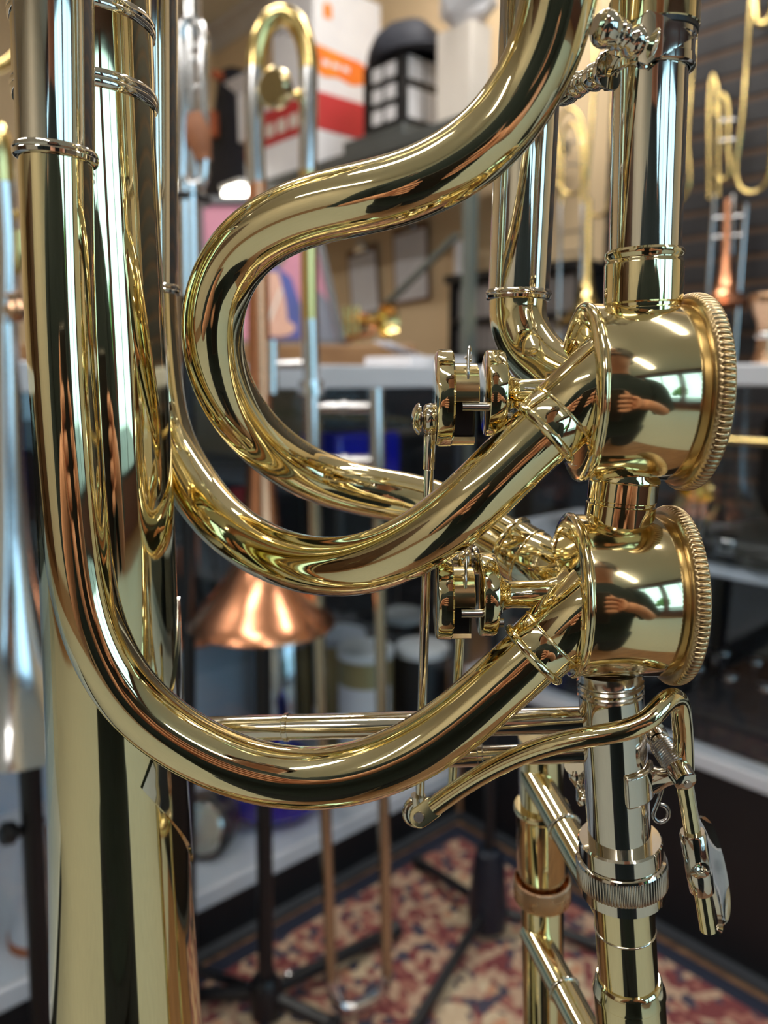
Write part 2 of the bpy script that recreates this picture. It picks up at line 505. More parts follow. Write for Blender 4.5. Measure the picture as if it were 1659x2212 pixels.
# crown moulding where walls meet the ceiling
def moulding(name, a, b, inward):
    d = (b - a)
    m = MB(); L = d.length; dn = d.normalized()
    prof = [(0, 0), (0.085, 0), (0.08, 0.02), (0.05, 0.035), (0.03, 0.06), (0.02, 0.09), (0, 0.10)]
    vs = []; n = len(prof)
    for q in (0, L):
        for x, z in prof:
            vs.append(a + dn * q + inward * x + UP * (RH - z))
    fs = [tuple(range(n)), tuple(range(2 * n - 1, n - 1, -1))] + [(i, (i + 1) % n, n + (i + 1) % n, n + i) for i in range(n)]
    m.add(vs, fs)
    return struct(m.build(name, 'trim_white', flat=True))
moulding('trim_1', C0, C1, E2)
moulding('trim_2', C0, C3, E1)

# slat wall: dark boards with open grooves between, on the right wall
SW0 = RW(1312, 500, 0.0); s0 = (SW0 - KW).dot(E1)
slat = MB().box(KW + E1 * s0 + E2 * 0.001 + UP * 0.3, E1 * 2.6, E2 * 0.012, UP * 2.3)
slat_o = struct(slat.build('wall_slats', 'slat_gap', flat=True))
b_me = None
for i in range(30):
    z = 0.302 + i * 0.0762
    if b_me is None:
        b_o = MB().box(KW + E1 * s0 + E2 * 0.013 + UP * z, E1 * 2.6, E2 * 0.004, UP * 0.0600).build('slat', 'slat_black', slat_o, bevel=0.004)
        b_me = b_o
    else:
        c = b_me.copy(); COL.objects.link(c); c.parent = slat_o; c.location = (0, 0, i * 0.0762)

# ceiling strip lights
def strip(c, d, L, label):
    n = Vector((-d.y, d.x, 0))
    t = thing('ceiling_light', c + UP * (RH - 0.002), label, 'light', 'ceiling strip lights')
    MB().cbox(c + UP * (RH - 0.03), d, n, UP, L + 0.06, 0.19, 0.056).build('housing', 'fixture_white', t, bevel=0.006)
    MB().cbox(c + UP * (RH - 0.068), d, n, UP, L, 0.13, 0.02).build('diffuser', 'strip_light', t, bevel=0.006)
ctr = Vector((0, 0, 0))
for i, (a, b_, lb) in enumerate(((0.15, 0.75, 'white ceiling strip light almost above the trombone'),
                     (2.3, 0.75, 'white ceiling strip light above the way to the storefront'),
                     (-2.0, 0.75, 'white ceiling strip light above the counter behind the copper trombone'),
                     (0.15, 2.9, 'white ceiling strip light over the photographer side of the room'),
                     (0.2, -1.3, 'white ceiling strip light close to the black slat wall'),
                     (-1.4, -0.5, 'added white ceiling strip light above the display case corner, brightening the cream wall'),  # added unseen fixture, throws light under the rack shelf onto the cream wall
                     (-1.5, -1.9, 'added white ceiling strip light above the storage rack, brightening cartons and cream wall'))):  # extra unseen fixture, put in to lift the back wall and carton tops
    strip(E1 * a + E2 * b_, E1, 1.3, lb)

# outside: pavement and trees seen through the storefront (as reflections)
struct(MB().box(C1 + E1 * 0.3 - E2 * 4 - UP * 0.12, E1 * 14, E2 * 15, UP * 0.05).build('ground', 'street', flat=True))
def tree(c, h, r, label):
    t = thing('tree', c, label, 'tree', 'street trees')
    MB().tube([c, c + UP * h * 0.3 + E1 * 0.05, c + UP * h * 0.6], lambda s: 0.12 * (1 - s * 0.6), 12).build('trunk', 'bark', t)
    m = MB()
    rnd = random.Random(int(c.x * 100))
    for k in range(14):
        p = c + UP * (h * 0.6) + Vector((rnd.uniform(-1, 1), rnd.uniform(-1, 1), rnd.uniform(-.7, .9))) * r * 0.7
        rr = r * rnd.uniform(0.35, 0.6)
        prof = [(rr * (1 - math.cos(PI * j / 7)), rr * math.sin(PI * j / 7) + 1e-5) for j in range(8)]
        m.lathe(p - UP * rr, p, prof, 10, cap=False, mod=lambda a, i: 0.8 + 0.3 * rnd.random())
    m.build('crown', 'leaf', t, flat=True)
tree(C1 + E1 * 7.5 + E2 * 2.2 - UP * 0.07, 2.7, 1.0, 'leafy green tree outside, opposite the first storefront window')
tree(C1 + E1 * 7.0 + E2 * 6.4 - UP * 0.07, 2.5, 1.1, 'leafy green tree outside, opposite the last storefront window')

# ================================================================== DISPLAY CASES
def case_left():
    L = 2.3; D = 0.5; n = -E1
    t = thing('display_case', KC, 'low glass display case with white shelf edges, left of the room corner', 'display case')
    MB().box(KC, E2 * L, n * D, UP * 0.085).build('plinth', 'black_case', t, flat=True)
    MB().box(KC - n * 0.022, E2 * L, n * 0.022, UP * 0.010).build('kick_strip', 'frame_grey', t, flat=True)
    MB().box(KC - n * 0.004 + UP * 0.085, E2 * L, n * D, UP * 0.035).build('deck', 'white_laminate', t, bevel=0.003)
    MB().box(KC + n * 0.03 + UP * 0.50, E2 * L, n * (D - 0.05), UP * 0.010).build('shelf', 'clear_glass', t, flat=True)
    MB().box(KC + n * (D - 0.015) + E2 * 0.2 + UP * 0.12, E2 * (L - 0.2), n * 0.015, UP * 0.5).build('back_panel', 'shelf_white', t, flat=True)
    MB().box(KC + n * (D - 0.015) - E2 * 0.5 + UP * 0.12, E2 * 0.7, n * 0.015, UP * 0.5).build('back_panel', 'black_velvet', t, flat=True)
    MB().box(KC + n * (D - 0.015) - E2 * 0.5 + UP * 0.62, E2 * (L + .5), n * 0.015, UP * 0.36).build('back_panel', 'black_velvet', t, flat=True)
    MB().box(KC - n * 0.01 + UP * 0.978, E2 * L, n * (D + 0.01), UP * 0.042).build('top', 'white_laminate', t, bevel=0.003)
    MB().box(KC + n * 0.004 + UP * 0.12, E2 * L, n * 0.005, UP * 0.858).build('glass_front', 'clear_glass', t, flat=True)
    MB().box(KC + E2 * 0.0 + UP * 0.12, E2 * 0.014, n * 0.014, UP * 0.858).build('corner_post', 'frame_grey', t, flat=True)
    return t
case_left()
def case_right():
    L = 2.2; D = 0.5; n = -E2
    t = thing('display_case', KC + E1 * 0.01, 'glass display case on a tall black base, along the slat wall', 'display case')
    o = KC + E1 * 0.012 + n * 0.008
    MB().box(o, E1 * L, n * D, UP * 0.335).build('base', 'black_case', t, flat=True)
    MB().box(o - n * 0.022, E1 * L, n * 0.022, UP * 0.010).build('kick_strip', 'frame_grey', t, flat=True)
    MB().box(o - n * 0.004 + UP * 0.335, E1 * L, n * D, UP * 0.028).build('deck', 'white_laminate', t, bevel=0.003)
    MB().box(o + n * 0.06 + UP * 0.66, E1 * L, n * (D - 0.08), UP * 0.012).build('shelf', 'shelf_white', t, bevel=0.002)
    MB().box(o - n * 0.004 + UP * 0.985, E1 * L, n * D, UP * 0.034).build('top', 'white_laminate', t, bevel=0.003)
    MB().box(o + n * 0.004 + UP * 0.363, E1 * L, n * 0.005, UP * 0.622).build('glass_front', 'clear_glass', t, flat=True)
    MB().box(o + n * (D - 0.012) + UP * 0.363, E1 * L, n * 0.012, UP * 0.30).build('back_panel', 'black_velvet', t, flat=True)
    MB().tube([o + n * 0.004 + UP * 0.90 + E1 * 0.05, o + n * 0.004 + UP * 0.90 + E1 * (L - .05)], 0.006, 12).build('rail', 'bg_brass', t)
    return t
case_right()

# rug in the corner between the cases
RX0, RX1, RY0, RY1 = 0.035, 0.90, 0.035, 0.90
rug_mat(RX0, RX1, RY0, RY1)
rb = MB().box(Vector((RX0, RY0, 0)), Vector((RX1 - RX0, 0, 0)), Vector((0, RY1 - RY0, 0)), Vector((0, 0, 0.008)))
rug = rb.build('rug', 'rug_pile', bevel=0.003)
ang = math.atan2(E1.y, E1.x)
rug.matrix_world = Matrix(((E1.x, E2.x, 0, KC.x), (E1.y, E2.y, 0, KC.y), (0, 0, -1, 0.0085), (0, 0, 0, 1)))
tag(rug, 'red and cream Persian rug on the floor in the corner between the cases', 'rug')

# dark wooden cabinets along the wall behind the photographer (they show as dark bands in the brass)
def cabinet(s, w, label):
    o = C3 + E1 * s
    t = thing('cabinet', o, label, 'cabinet', 'dark cabinets along the far wall')
    MB().box(o - E2 * 0.45, E1 * w, E2 * 0.44, UP * 2.05).build('body', 'dark_wood', t, bevel=0.01)
    for k in (0, 1):
        d = MB().box(o - E2 * 0.47 + E1 * (0.03 + k * (w / 2 - 0.01)) + UP * 0.1, E1 * (w / 2 - 0.05), E2 * 0.018, UP * 1.85).build('door', 'dark_wood', t, bevel=0.006)
        MB().tube([o - E2 * 0.49 + E1 * (w / 2 + (0.05 if k else -0.05)) + UP * 0.95, o - E2 * 0.49 + E1 * (w / 2 + (0.05 if k else -0.05)) + UP * 1.1], 0.008, 10).build('handle', 'bg_brass', d)
cabinet(0.5, 1.3, 'dark wooden cabinet against the far wall, in the corner by the left wall')
cabinet(2.0, 1.2, 'dark wooden cabinet against the far wall, second from the left wall')


# ================================================================== THE TROMBONE (foreground)
TB = thing('trombone', Q(274, 2700, 26), 'gold brass bass trombone with two rotary valves, in sharp focus up close', 'trombone')
R0 = 7.35 * MM                     # outer radius of the tubing
def along(pts, n=160, smooth=6):
    return spline(pts, n, smooth)
def seg_of(path, a, b):
    n = len(path) - 1
    return path[int(a * n):int(b * n) + 1]
def ferrule(mb, c, axis, R, w=1.6, r=0.75):
    """a rounded double ring: collar of half-width w mm and a bead"""
    a = axis.normalized()
    prof = [(-w * MM, R - 0.6 * MM), (-w * MM, R + 0.15 * MM), (-w * .7 * MM, R + 0.5 * MM), (-w * .2 * MM, R + 0.62 * MM), (0, R + 0.42 * MM),
            (w * .25 * MM, R + 0.62 * MM), (w * .8 * MM, R + 0.45 * MM), (w * MM, R + 0.1 * MM), (w * MM, R - 0.6 * MM)]
    mb.lathe(c, c + a, prof, 64, cap=False)
def collar(mb, c, axis, w, R):
    a = axis.normalized()
    e = 0.25 * MM
    mb.lathe(c - a * w / 2, c + a, [(0, R - 1.2 * MM), (0, R - e), (e, R), (w - e, R), (w, R - e), (w, R - 1.2 * MM)], 64, cap=False)

# ---- tube A: outer valve-slide leg in front of the bell, sweeping down and over to the lower valve
A_up = [Q(110, -260, 0), Q(116, 0, 0), Q(121, 335, 0)]
A_lo = [Q(121, 330, 0), Q(127, 560, 0), Q(133, 720, 0), Q(142, 880, 0), Q(154, 1040, 0), Q(170, 1200, 0), Q(198, 1345, -0.5), Q(262, 1480, -1), Q(345, 1566, -1.5),
        Q(450, 1630, -2), Q(545, 1666, -2), Q(650, 1682, -2), Q(775, 1669, -2.5), Q(895, 1622, -3), Q(1000, 1550, -3.5), Q(1090, 1470, -4), Q(1180, 1388, -4), Q(1268, 1309, -4)]
pa = along(A_lo, 220, 40)
MB().tube(A_up, 7.85 * MM, 56, 30).build('slide_leg', 'nickel', TB)
pa = [p for p in pa if p.x < 44.2 * MM]
tA = MB().sweep(pa, R0, 56).build('valve_tubing', 'brass', TB)
fm = MB(); ferrule(fm, Q(121, 336, 0), A_up[2] - A_up[1], 7.95 * MM, 1.3)
fm.build('ferrule', 'nickel', TB)

# ---- the bell, throat and lower flare
bell_c = [(176, -150, 15.2), (181, 100, 15.5), (200, 500, 15.9), (226, 1000, 16.8), (247, 1500, 17.7), (267, 2000, 20.4), (275, 2212, 22.0)]
bp_ = [Q(x, y, 24.5 + max(0, (y - 1200)) * 0.003) for x, y, r in bell_c]
dirb = (bp_[-1] - bp_[-3]).normalized()
bp_ += [bp_[-1] + dirb * 0.05, bp_[-1] + dirb * 0.10, bp_[-1] + dirb * 0.15, bp_[-1] + dirb * 0.19, bp_[-1] + dirb * 0.212]
br_ = [r for _, _, r in bell_c] + [27.5, 36, 51, 74, 100]
def interp_r(path_pts, rs):
    t = [0.0]
    for i in range(1, len(path_pts)):
        t.append(t[-1] + (path_pts[i] - path_pts[i - 1]).length)
    pv = [Vector((a, b_ * MM, 0)) for a, b_ in zip(t, rs)]
    sp = spline(pv, 400)
    return t[-1], sp
bspan, bsp = interp_r(bp_, br_)
bpath = spline(bp_, 200, 30)
def bell_r(s):
    x = s * bspan
    i = min(range(0, 401, 4), key=lambda k: abs(bsp[k].x - x))
    lo = max(0, i - 4); best = min(range(lo, min(400, i + 4) + 1), key=lambda k: abs(bsp[k].x - x))
    a = bsp[best]; b_ = bsp[min(400, best + 1)]
    if b_.x == a.x: return a.y
    return a.y + (b_.y - a.y) * (x - a.x) / (b_.x - a.x)
brs = [bell_r(i / 200) for i in range(201)]
for _ in range(12):
    brs = [brs[0]] + [(brs[i - 1] + 2 * brs[i] + brs[i + 1]) / 4 for i in range(1, 200)] + [brs[-1]]
bm_ = MB().sweep(bpath, lambda s: brs[int(round(s * 200))], 96, cap=False)
bell = bm_.build('bell', 'brass', TB)
so = bell.modifiers.new('thickness', 'SOLIDIFY'); so.thickness = 0.0005; so.offset = -1
rimb = MB().ring(bpath[-1], bpath[-1] - bpath[-2], brs[-1], 1.6 * MM, 96); rimb.build('bell_rim', 'brass', TB)
def bell_at(py):
    """centre and radius of the bell where its axis crosses pixel row py"""
    i = 0
    while i < 198 and proj(bpath[i + 1])[1] < py:
        i += 1
    ya, yb_ = proj(bpath[i])[1], proj(bpath[i + 1])[1]
    u = (py - ya) / (yb_ - ya)
    return bpath[i].lerp(bpath[i + 1], u), brs[i] + (brs[i + 1] - brs[i]) * u, (bpath[i + 1] - bpath[i]).normalized()
def proj(p):
    v = p - CAM
    s, c = math.sin(PITCH), math.cos(PITCH)
    d = v.y * c - v.z * s; u = v.y * s + v.z * c
    return (829.5 + F * v.x / d, 1106 - F * u / d, d)
# two ferrules on the bell throat and the sleeve between them
for py, w in ((52, 1.7), (212, 1.9)):
    c, r, a = bell_at(py)
    m = MB(); ferrule(m, c, a, r + 0.3 * MM, w); m.build('ferrule', 'nickel', TB)
c1, r1, a1 = bell_at(60); c2, r2, a2 = bell_at(205)
MB().lathe(c1, c2, [(0, r1 + 0.25 * MM), ((c2 - c1).length, r2 + 0.25 * MM)], 96, cap=False).build('bell_sleeve', 'brass', TB)
# diamond patch on the right flank of the bell under the brace foot
def bell_patch():
    th0, hw = math.radians(90), math.radians(72)
    ys = [1300 + (1890 - 1300) * i / 40 for i in range(41)]
    vs = []; fs = []
    NK = 24
    for lay in (-0.1 * MM, 0.7 * MM):
        for y in ys:
            c, r, a = bell_at(y)
            # fraction of half width: tips at 1300 and 1890, widest at 1640
            fr = (y - 1300) / 340 if y < 1640 else (1890 - y) / 250
            fr = max(0.0, min(1.0, fr))
            toc = (CAM - c); toc = (toc - a * toc.dot(a)).normalized()
            rt = Vector((1, 0, 0)); rt = (rt - a * rt.dot(a) - toc * rt.dot(toc)).normalized()
            for k in range(NK + 1):
                th = th0 + hw * fr * (2 * k / NK - 1)
                vs.append(c + (toc * math.cos(th) + rt * math.sin(th)) * (r + lay))
    W_ = NK + 1; H_ = len(ys); off = W_ * H_
    for i in range(H_ - 1):
        for k in range(NK):
            q = (i * W_ + k, i * W_ + k + 1, (i + 1) * W_ + k + 1, (i + 1) * W_ + k)
            fs.append(tuple(off + j for j in q))
        for k in (0, NK):
            fs.append((i * W_ + k, (i + 1) * W_ + k, off + (i + 1) * W_ + k, off + i * W_ + k))
    MB().add(vs, fs).build('brace_patch', 'nickel', TB)
bell_patch()

# ---- tube C: from behind the bell, down, round and up into the upper valve
C_up = [Q(317, -260, 52), Q(319, 0, 52), Q(323, 618, 52)]
C_lo = [Q(323, 610, 52), Q(328, 720, 52), Q(338, 830, 51), Q(360, 940, 49), Q(408, 1035, 44), Q(488, 1134, 34), Q(595, 1200, 23), Q(700, 1224, 13), Q(800, 1214, 5),
        Q(900, 1172, -1), Q(1000, 1100, -5), Q(1090, 1014, -5.5), Q(1180, 928, -5.5), Q(1272, 840, -5)]
pc = along(C_lo, 220, 30)
MB().tube(C_up, 7.8 * MM, 48, 20).build('slide_leg', 'nickel', TB)
pc = [p for p in pc if p.x < 44.8 * MM]
MB().sweep(pc, R0, 56).build('valve_tubing', 'brass', TB)
fm = MB(); ferrule(fm, Q(323, 624, 52), C_up[2] - C_up[1], 7.9 * MM, 1.3); fm.build('ferrule', 'nickel', TB)

# ---- tube D: the large S loop from upper right to the back of the lower valve
D_pts = [P(1226, -260, 141), P(1220, -120, 144), P(1207, 0, 148), P(1178, 110, 152), P(1130, 205, 155.5), P(1070, 285, 158), P(1000, 344, 160), P(925, 386, 161.5), P(850, 413, 163), P(770, 432, 165), P(690, 450, 168),
         P(600, 484, 172), P(523, 540, 177), P(478, 612, 181), P(458, 690, 184), P(464, 775, 188), P(496, 862, 195), P(568, 955, 206), P(665, 1021, 216), P(760, 1054, 221),
         P(854, 1072, 222), P(945, 1095, 219), P(1050, 1150, 213), P(1130, 1197, 207), P(1215, 1248, 200)]
pd_ = along(D_pts, 300, 40)
MB().sweep(pd_, R0, 56).build('valve_tubing', 'brass', TB)

# ---- tube E: upright leg behind, elbow into the back of the upper valve
E_up = [Q(1162, -260, 33), Q(1150, 0, 33), Q(1120, 640, 33)]
E_lo = [Q(1120, 632, 33), Q(1118, 668, 33), Q(1123, 705, 32), Q(1140, 745, 30), Q(1170, 783, 26), Q(1212, 815, 20), Q(1260, 838, 14)]
MB().tube(E_up, 7.8 * MM, 48, 20).build('slide_leg', 'nickel', TB)
MB().sweep(along(E_lo, 90, 12), R0, 48).build('valve_tubing', 'brass', TB)
fm = MB(); ferrule(fm, Q(1120, 638, 33), E_up[2] - E_up[1], 7.85 * MM, 1.3); fm.build('ferrule', 'nickel', TB)

# ---- main tube G into the upper valve
GO = 3.5
ga, gb = Q(1416, -260, GO), Q(1391, 590, GO)
gdir = (gb - ga).normalized()
MB().tube([ga, gb], 7.7 * MM, 64).build('main_tube', 'nickel', TB)
g0 = Q(1390, 588, GO)
m = MB()
prof = [(-4.6, 7.4), (-4.6, 8.0), (-4.0, 8.55), (-3.2, 8.5), (-2.7, 8.15), (-2.2, 8.15), (-1.8, 8.45), (-1.5, 8.5), (6.6, 8.5), (7.0, 8.15), (7.6, 8.15), (8.0, 8.5), (13, 8.5)]
m.lathe(g0, g0 + gdir, [(a * MM, b_ * MM) for a, b_ in prof], 72, cap=False)
m.build('valve_socket', 'brass', TB)
# collar group at the top of the main tube
k0 = Q(1412, 36, GO); k1 = Q(1408.5, 119, GO)
m = MB(); collar(m, k0, gdir, 6.6 * MM, 9.2 * MM); m.build('collar', 'brass', TB)
m = MB(); collar(m, Q(1410.5, 74, GO), gdir, 2.2 * MM, 9.0 * MM); m.build('collar_gap', 'black_rubber', TB)
m = MB()
prof = [(-3.9, 7.6), (-3.9, 8.4), (-3.6, 8.8), (-2.0, 8.8), (-1.8, 8.55), (1.6, 8.55), (1.8, 8.8), (3.4, 8.8), (3.7, 8.4), (3.7, 7.6)]
m.lathe(k1, k1 + gdir, [(a * MM, b_ * MM) for a, b_ in prof], 72, cap=False); m.build('brace_band', 'nickel', TB)

def baluster(p0, p1, s=1.0, material='nickel'):
    """turned brace post: p0 at the foot, p1 at the far end"""
    L = (p1 - p0).length / MM
    k = L / 14.0
    pr = [(0, 0), (0, 4.1), (0.5, 4.3), (1.0, 3.9), (1.5, 2.7), (2.0, 2.4), (2.8, 3.0), (3.8, 3.2), (4.8, 2.8), (5.4, 2.1), (5.8, 2.0), (6.1, 2.5), (6.6, 2.7), (7.1, 2.5), (7.4, 2.3), (7.7, 2.9),
          (8.2, 3.1), (8.7, 2.8), (9.2, 2.9), (10.4, 3.5), (12, 3.5), (13.2, 2.9), (14, 2.0), (14, 0)]
    m = MB().lathe(p0, p1, [(a * k * MM, max(1e-6, b_ * s * MM)) for a, b_ in pr], 40, cap=False)
    return m.build('brace_post', material, TB)
baluster(P(1398, 103, 156.5), P(1285, 52, 152.5), 1.0)
baluster(P(1322, 150, 163), P(1200, 205, 185), 0.92)
# diamond foot of the front post, wrapped on the band
def foot_patch(c, axis, r, phi0, hw, hh, th, name='brace_foot'):
    toc = CAM - c; toc = (toc - axis * toc.dot(axis)).normalized()
    rt = Vector((1, 0, 0)); rt = (rt - axis * rt.dot(axis) - toc * rt.dot(toc)).normalized()
    N = 16; vs = []; fs = []
    for lay in (0.0, th):
        for i in range(N + 1):
            v = -1 + 2 * i / N
            wv = max(0.0, 1 - abs(v)) * hw
            for k in range(N + 1):
                ph = phi0 + wv * (2 * k / N - 1)
                vs.append(c + axis * (v * hh) + (toc * math.cos(ph) + rt * math.sin(ph)) * (r + lay))
    W_ = N + 1; off = W_ * W_
    for i in range(N):
        for k in range(N):
            fs.append(tuple(off + j for j in (i * W_ + k, i * W_ + k + 1, (i + 1) * W_ + k + 1, (i + 1) * W_ + k)))
        for k in (0, N):
            fs.append((i * W_ + k, (i + 1) * W_ + k, off + (i + 1) * W_ + k, off + i * W_ + k))
    return MB().add(vs, fs).build(name, 'nickel', TB)
foot_patch(k1, gdir, 8.9 * MM, math.radians(-5), math.radians(58), 5.0 * MM, 0.9 * MM)
foot_patch(k1 + gdir * 1.5 * MM, gdir, 8.9 * MM, math.radians(-88), math.radians(40), 4.4 * MM, 0.8 * MM)

# ---- crooks above the picture that close the tubing
def ubow(pa_, da, pb_, db, r, name, material='brass', rise=0.04):
    mid = (pa_ + pb_) / 2 + (da + db).normalized() * ((pa_ - pb_).length * 0.5 + rise)
    a1 = pa_ + da * rise; b1 = pb_ + db * rise
    w_ = (pa_ - pb_) / 2
    pts_ = [pa_ - da * 0.01, pa_ + da * rise * .5]
    cc = (a1 + b1) / 2; upv = (da + db).normalized(); hw_ = (a1 - b1) / 2
    for k in range(9):
        t_ = PI * k / 8
        pts_.append(cc + hw_ * math.cos(t_) + upv * (hw_.length * math.sin(t_)))
    pts_ += [pb_ + db * rise * .5, pb_ - db * 0.01]
    return MB().sweep(spline(pts_, 110, 3), r, 40).build(name, material, TB)
ubow(A_up[0], (A_up[0] - A_up[1]).normalized(), C_up[0], (C_up[0] - C_up[1]).normalized(), R0, 'slide_bow')
ubow(D_pts[0], (D_pts[0] - D_pts[1]).normalized(), E_up[0], (E_up[0] - E_up[1]).normalized(), R0, 'slide_bow')
gtop = ga - gdir * 0.06
MB().tube([ga + gdir * 0.01, gtop], 7.7 * MM, 48).build('main_tube', 'nickel', TB)
btop = bpath[0]; bdir = (bpath[0] - bpath[6]).normalized()
bt2 = btop + bdir * 0.075
MB().lathe(btop - bdir * 0.002, bt2, [(0, brs[0]), (0.03, brs[0] - 0.9 * MM), (0.077, 11.5 * MM)], 64, cap=False).build('bell_tail', 'brass', TB)
ubow(bt2, bdir, gtop, -gdir, 9.0 * MM, 'tuning_slide', 'brass', 0.03)

# ---- rotary valves
XA = Vector((1, 0, 0))
def valve(cx0, cx1, c, R, RK, kw, name_i):
    """casing along world X between cx0 and cx1 (mm), centre line through c, radius R, knurled cap radius RK"""
    cen = Vector((0, c.y, c.z))
    L = cx1 - cx0
    pr = [(0, R - 3.2), (0.0, R - 1.5), (0.25, R - 0.3), (0.6, R + 0.25), (1.1, R + 0.45), (1.6, R + 0.3), (1.9, R), (2.1, R - 0.12), (2.4, R), (L - 0.6, R), (L, R - 0.5)]
    m = MB().lathe(cen + XA * cx0 * MM, cen + XA, [(a * MM, b_ * MM) for a, b_ in pr], 128, cap=False)
    cas = m.build('valve_casing', 'brass_casing', TB, ang=50)
    m = MB().lathe(cen + XA * (cx0 - 0.05) * MM, cen + XA, [(0.35 * MM, 1e-6), (0.35 * MM, (R - 3.4) * MM), (0.0, (R - 3.2) * MM), (0.0, (R - 2.4) * MM), (0.3 * MM, (R - 2.2) * MM)], 96, cap=False)
    m.build('bearing_plate', 'brass', cas)
    # knurled screw cap
    T = 100
    w = kw
    prk = [(0, R - 0.8), (0, RK - 1.5), (0.35, RK - 0.75), (w * .2, RK - 0.3), (w * .28, RK - 0.08), (w * .5, RK), (w * .7, RK), (w * .82, RK - 0.1), (w * .88, RK - 0.2), (w * .95, RK - 0.35), (w, RK - 0.8), (w + .5, RK - 4), (w + .9, 1e-4)]
    amp = [0, 0, 0, .2, .9, 1, 1, 1, .4, 0, 0, 0, 0]
    def md(a, i):
        ph = (a * T / (2 * PI)) % 1.0
        g = math.exp(-((ph - 0.5) / 0.16) ** 2)
        return 1 - 0.024 * amp[i] * g
    m = MB().lathe(cen + XA * (cx1 - 0.2) * MM, cen + XA, [(a * MM, b_ * MM) for a, b_ in prk], T * 8, cap=False, mod=md)
    cap = m.build('valve_cap', 'brass_matte', TB, ang=60)
    return cen, cas
v1c = Q(1405, 850, GO)
cen1, cas1 = valve(43.6, 66.6, v1c, 19.7, 22.1, 4.0, 1)
v2c = Q(1390, 1284, GO)
cen2, cas2 = valve(43.0, 65.8, v2c, 19.1, 21.2, 3.7, 2)

def knuckle(path, cen, cx0, R, two=True):
    """socket with ferrules where a tube meets the left face of a valve; path ends inside the casing"""
    e = path[-1]
    n = len(path)
    # walk back from the face
    iface = min(range(n), key=lambda i: abs(path[i].x - cx0 * MM))
    L = 0; i = iface; acc = []
    while i > 1 and L < 18 * MM:
        L += (path[i] - path[i - 1]).length; i -= 1
        acc.append((L, i))
    def at(mm):
        q = min(acc, key=lambda z: abs(z[0] - mm * MM))[1]
        return path[q], (path[q + 1] - path[q - 1]).normalized()
    p6, d6 = at(3.5); p11, d11 = at(12.4)
    d = (path[iface] - path[i]).normalized()
    m = MB()
    s0, _ = at(10)
    m.lathe(p11, p11 + d11, [(0, 7.5 * MM), (0, 8.05 * MM), (5.2 * MM, 8.05 * MM), (5.4 * MM, 7.9 * MM), (5.9 * MM, 7.9 * MM), (6.1 * MM, 8.05 * MM), (26 * MM, 8.05 * MM)], 72, cap=False)
    for v_ in m.v:                 # end flush in the casing's left face
        if v_.x > (cx0 + 0.9) * MM:
            v_ -= d11 * ((v_.x - (cx0 + 0.9) * MM) / d11.x)
    o = m.build('valve_knuckle', 'brass', TB)
    m = MB(); m.ring(p11, d11, 8.0 * MM, 1.0 * MM, 72); m.build('bead_ring', 'brass', o)
    m = MB(); m.ring(p11 + d11 * 5.6 * MM, d11, 7.95 * MM, 0.38 * MM, 72); m.build('bead_ring', 'brass', o)
knuckle(pc, cen1, 43.6, 19.7)
knuckle(pa, cen2, 43.0, 19.1)
knuckle(pd_, cen2, 43.0, 19.1)

# socket between the valves
s0 = cen1 + XA * 55.6 * MM - UP * 18.6 * MM
s1 = cen2 + XA * 54.9 * MM + UP * 18.2 * MM
dd = (s1 - s0); L = dd.length / MM
m = MB(); dn = dd.normalized()
pr = [(-1.5, 7.6), (0.0, 7.9), (0.9, 8.15), (1.2, 8.15), (1.5, 7.9), (L * .55, 7.9), (L * .55 + .3, 7.6), (L * .55 + .9, 7.6), (L * .55 + 1.2, 7.9), (L + 2.0, 7.9)]
m.lathe(s0, s0 + dn, [(a * MM, b_ * MM) for a, b_ in pr], 72, cap=False); m.build('valve_socket', 'brass', TB)

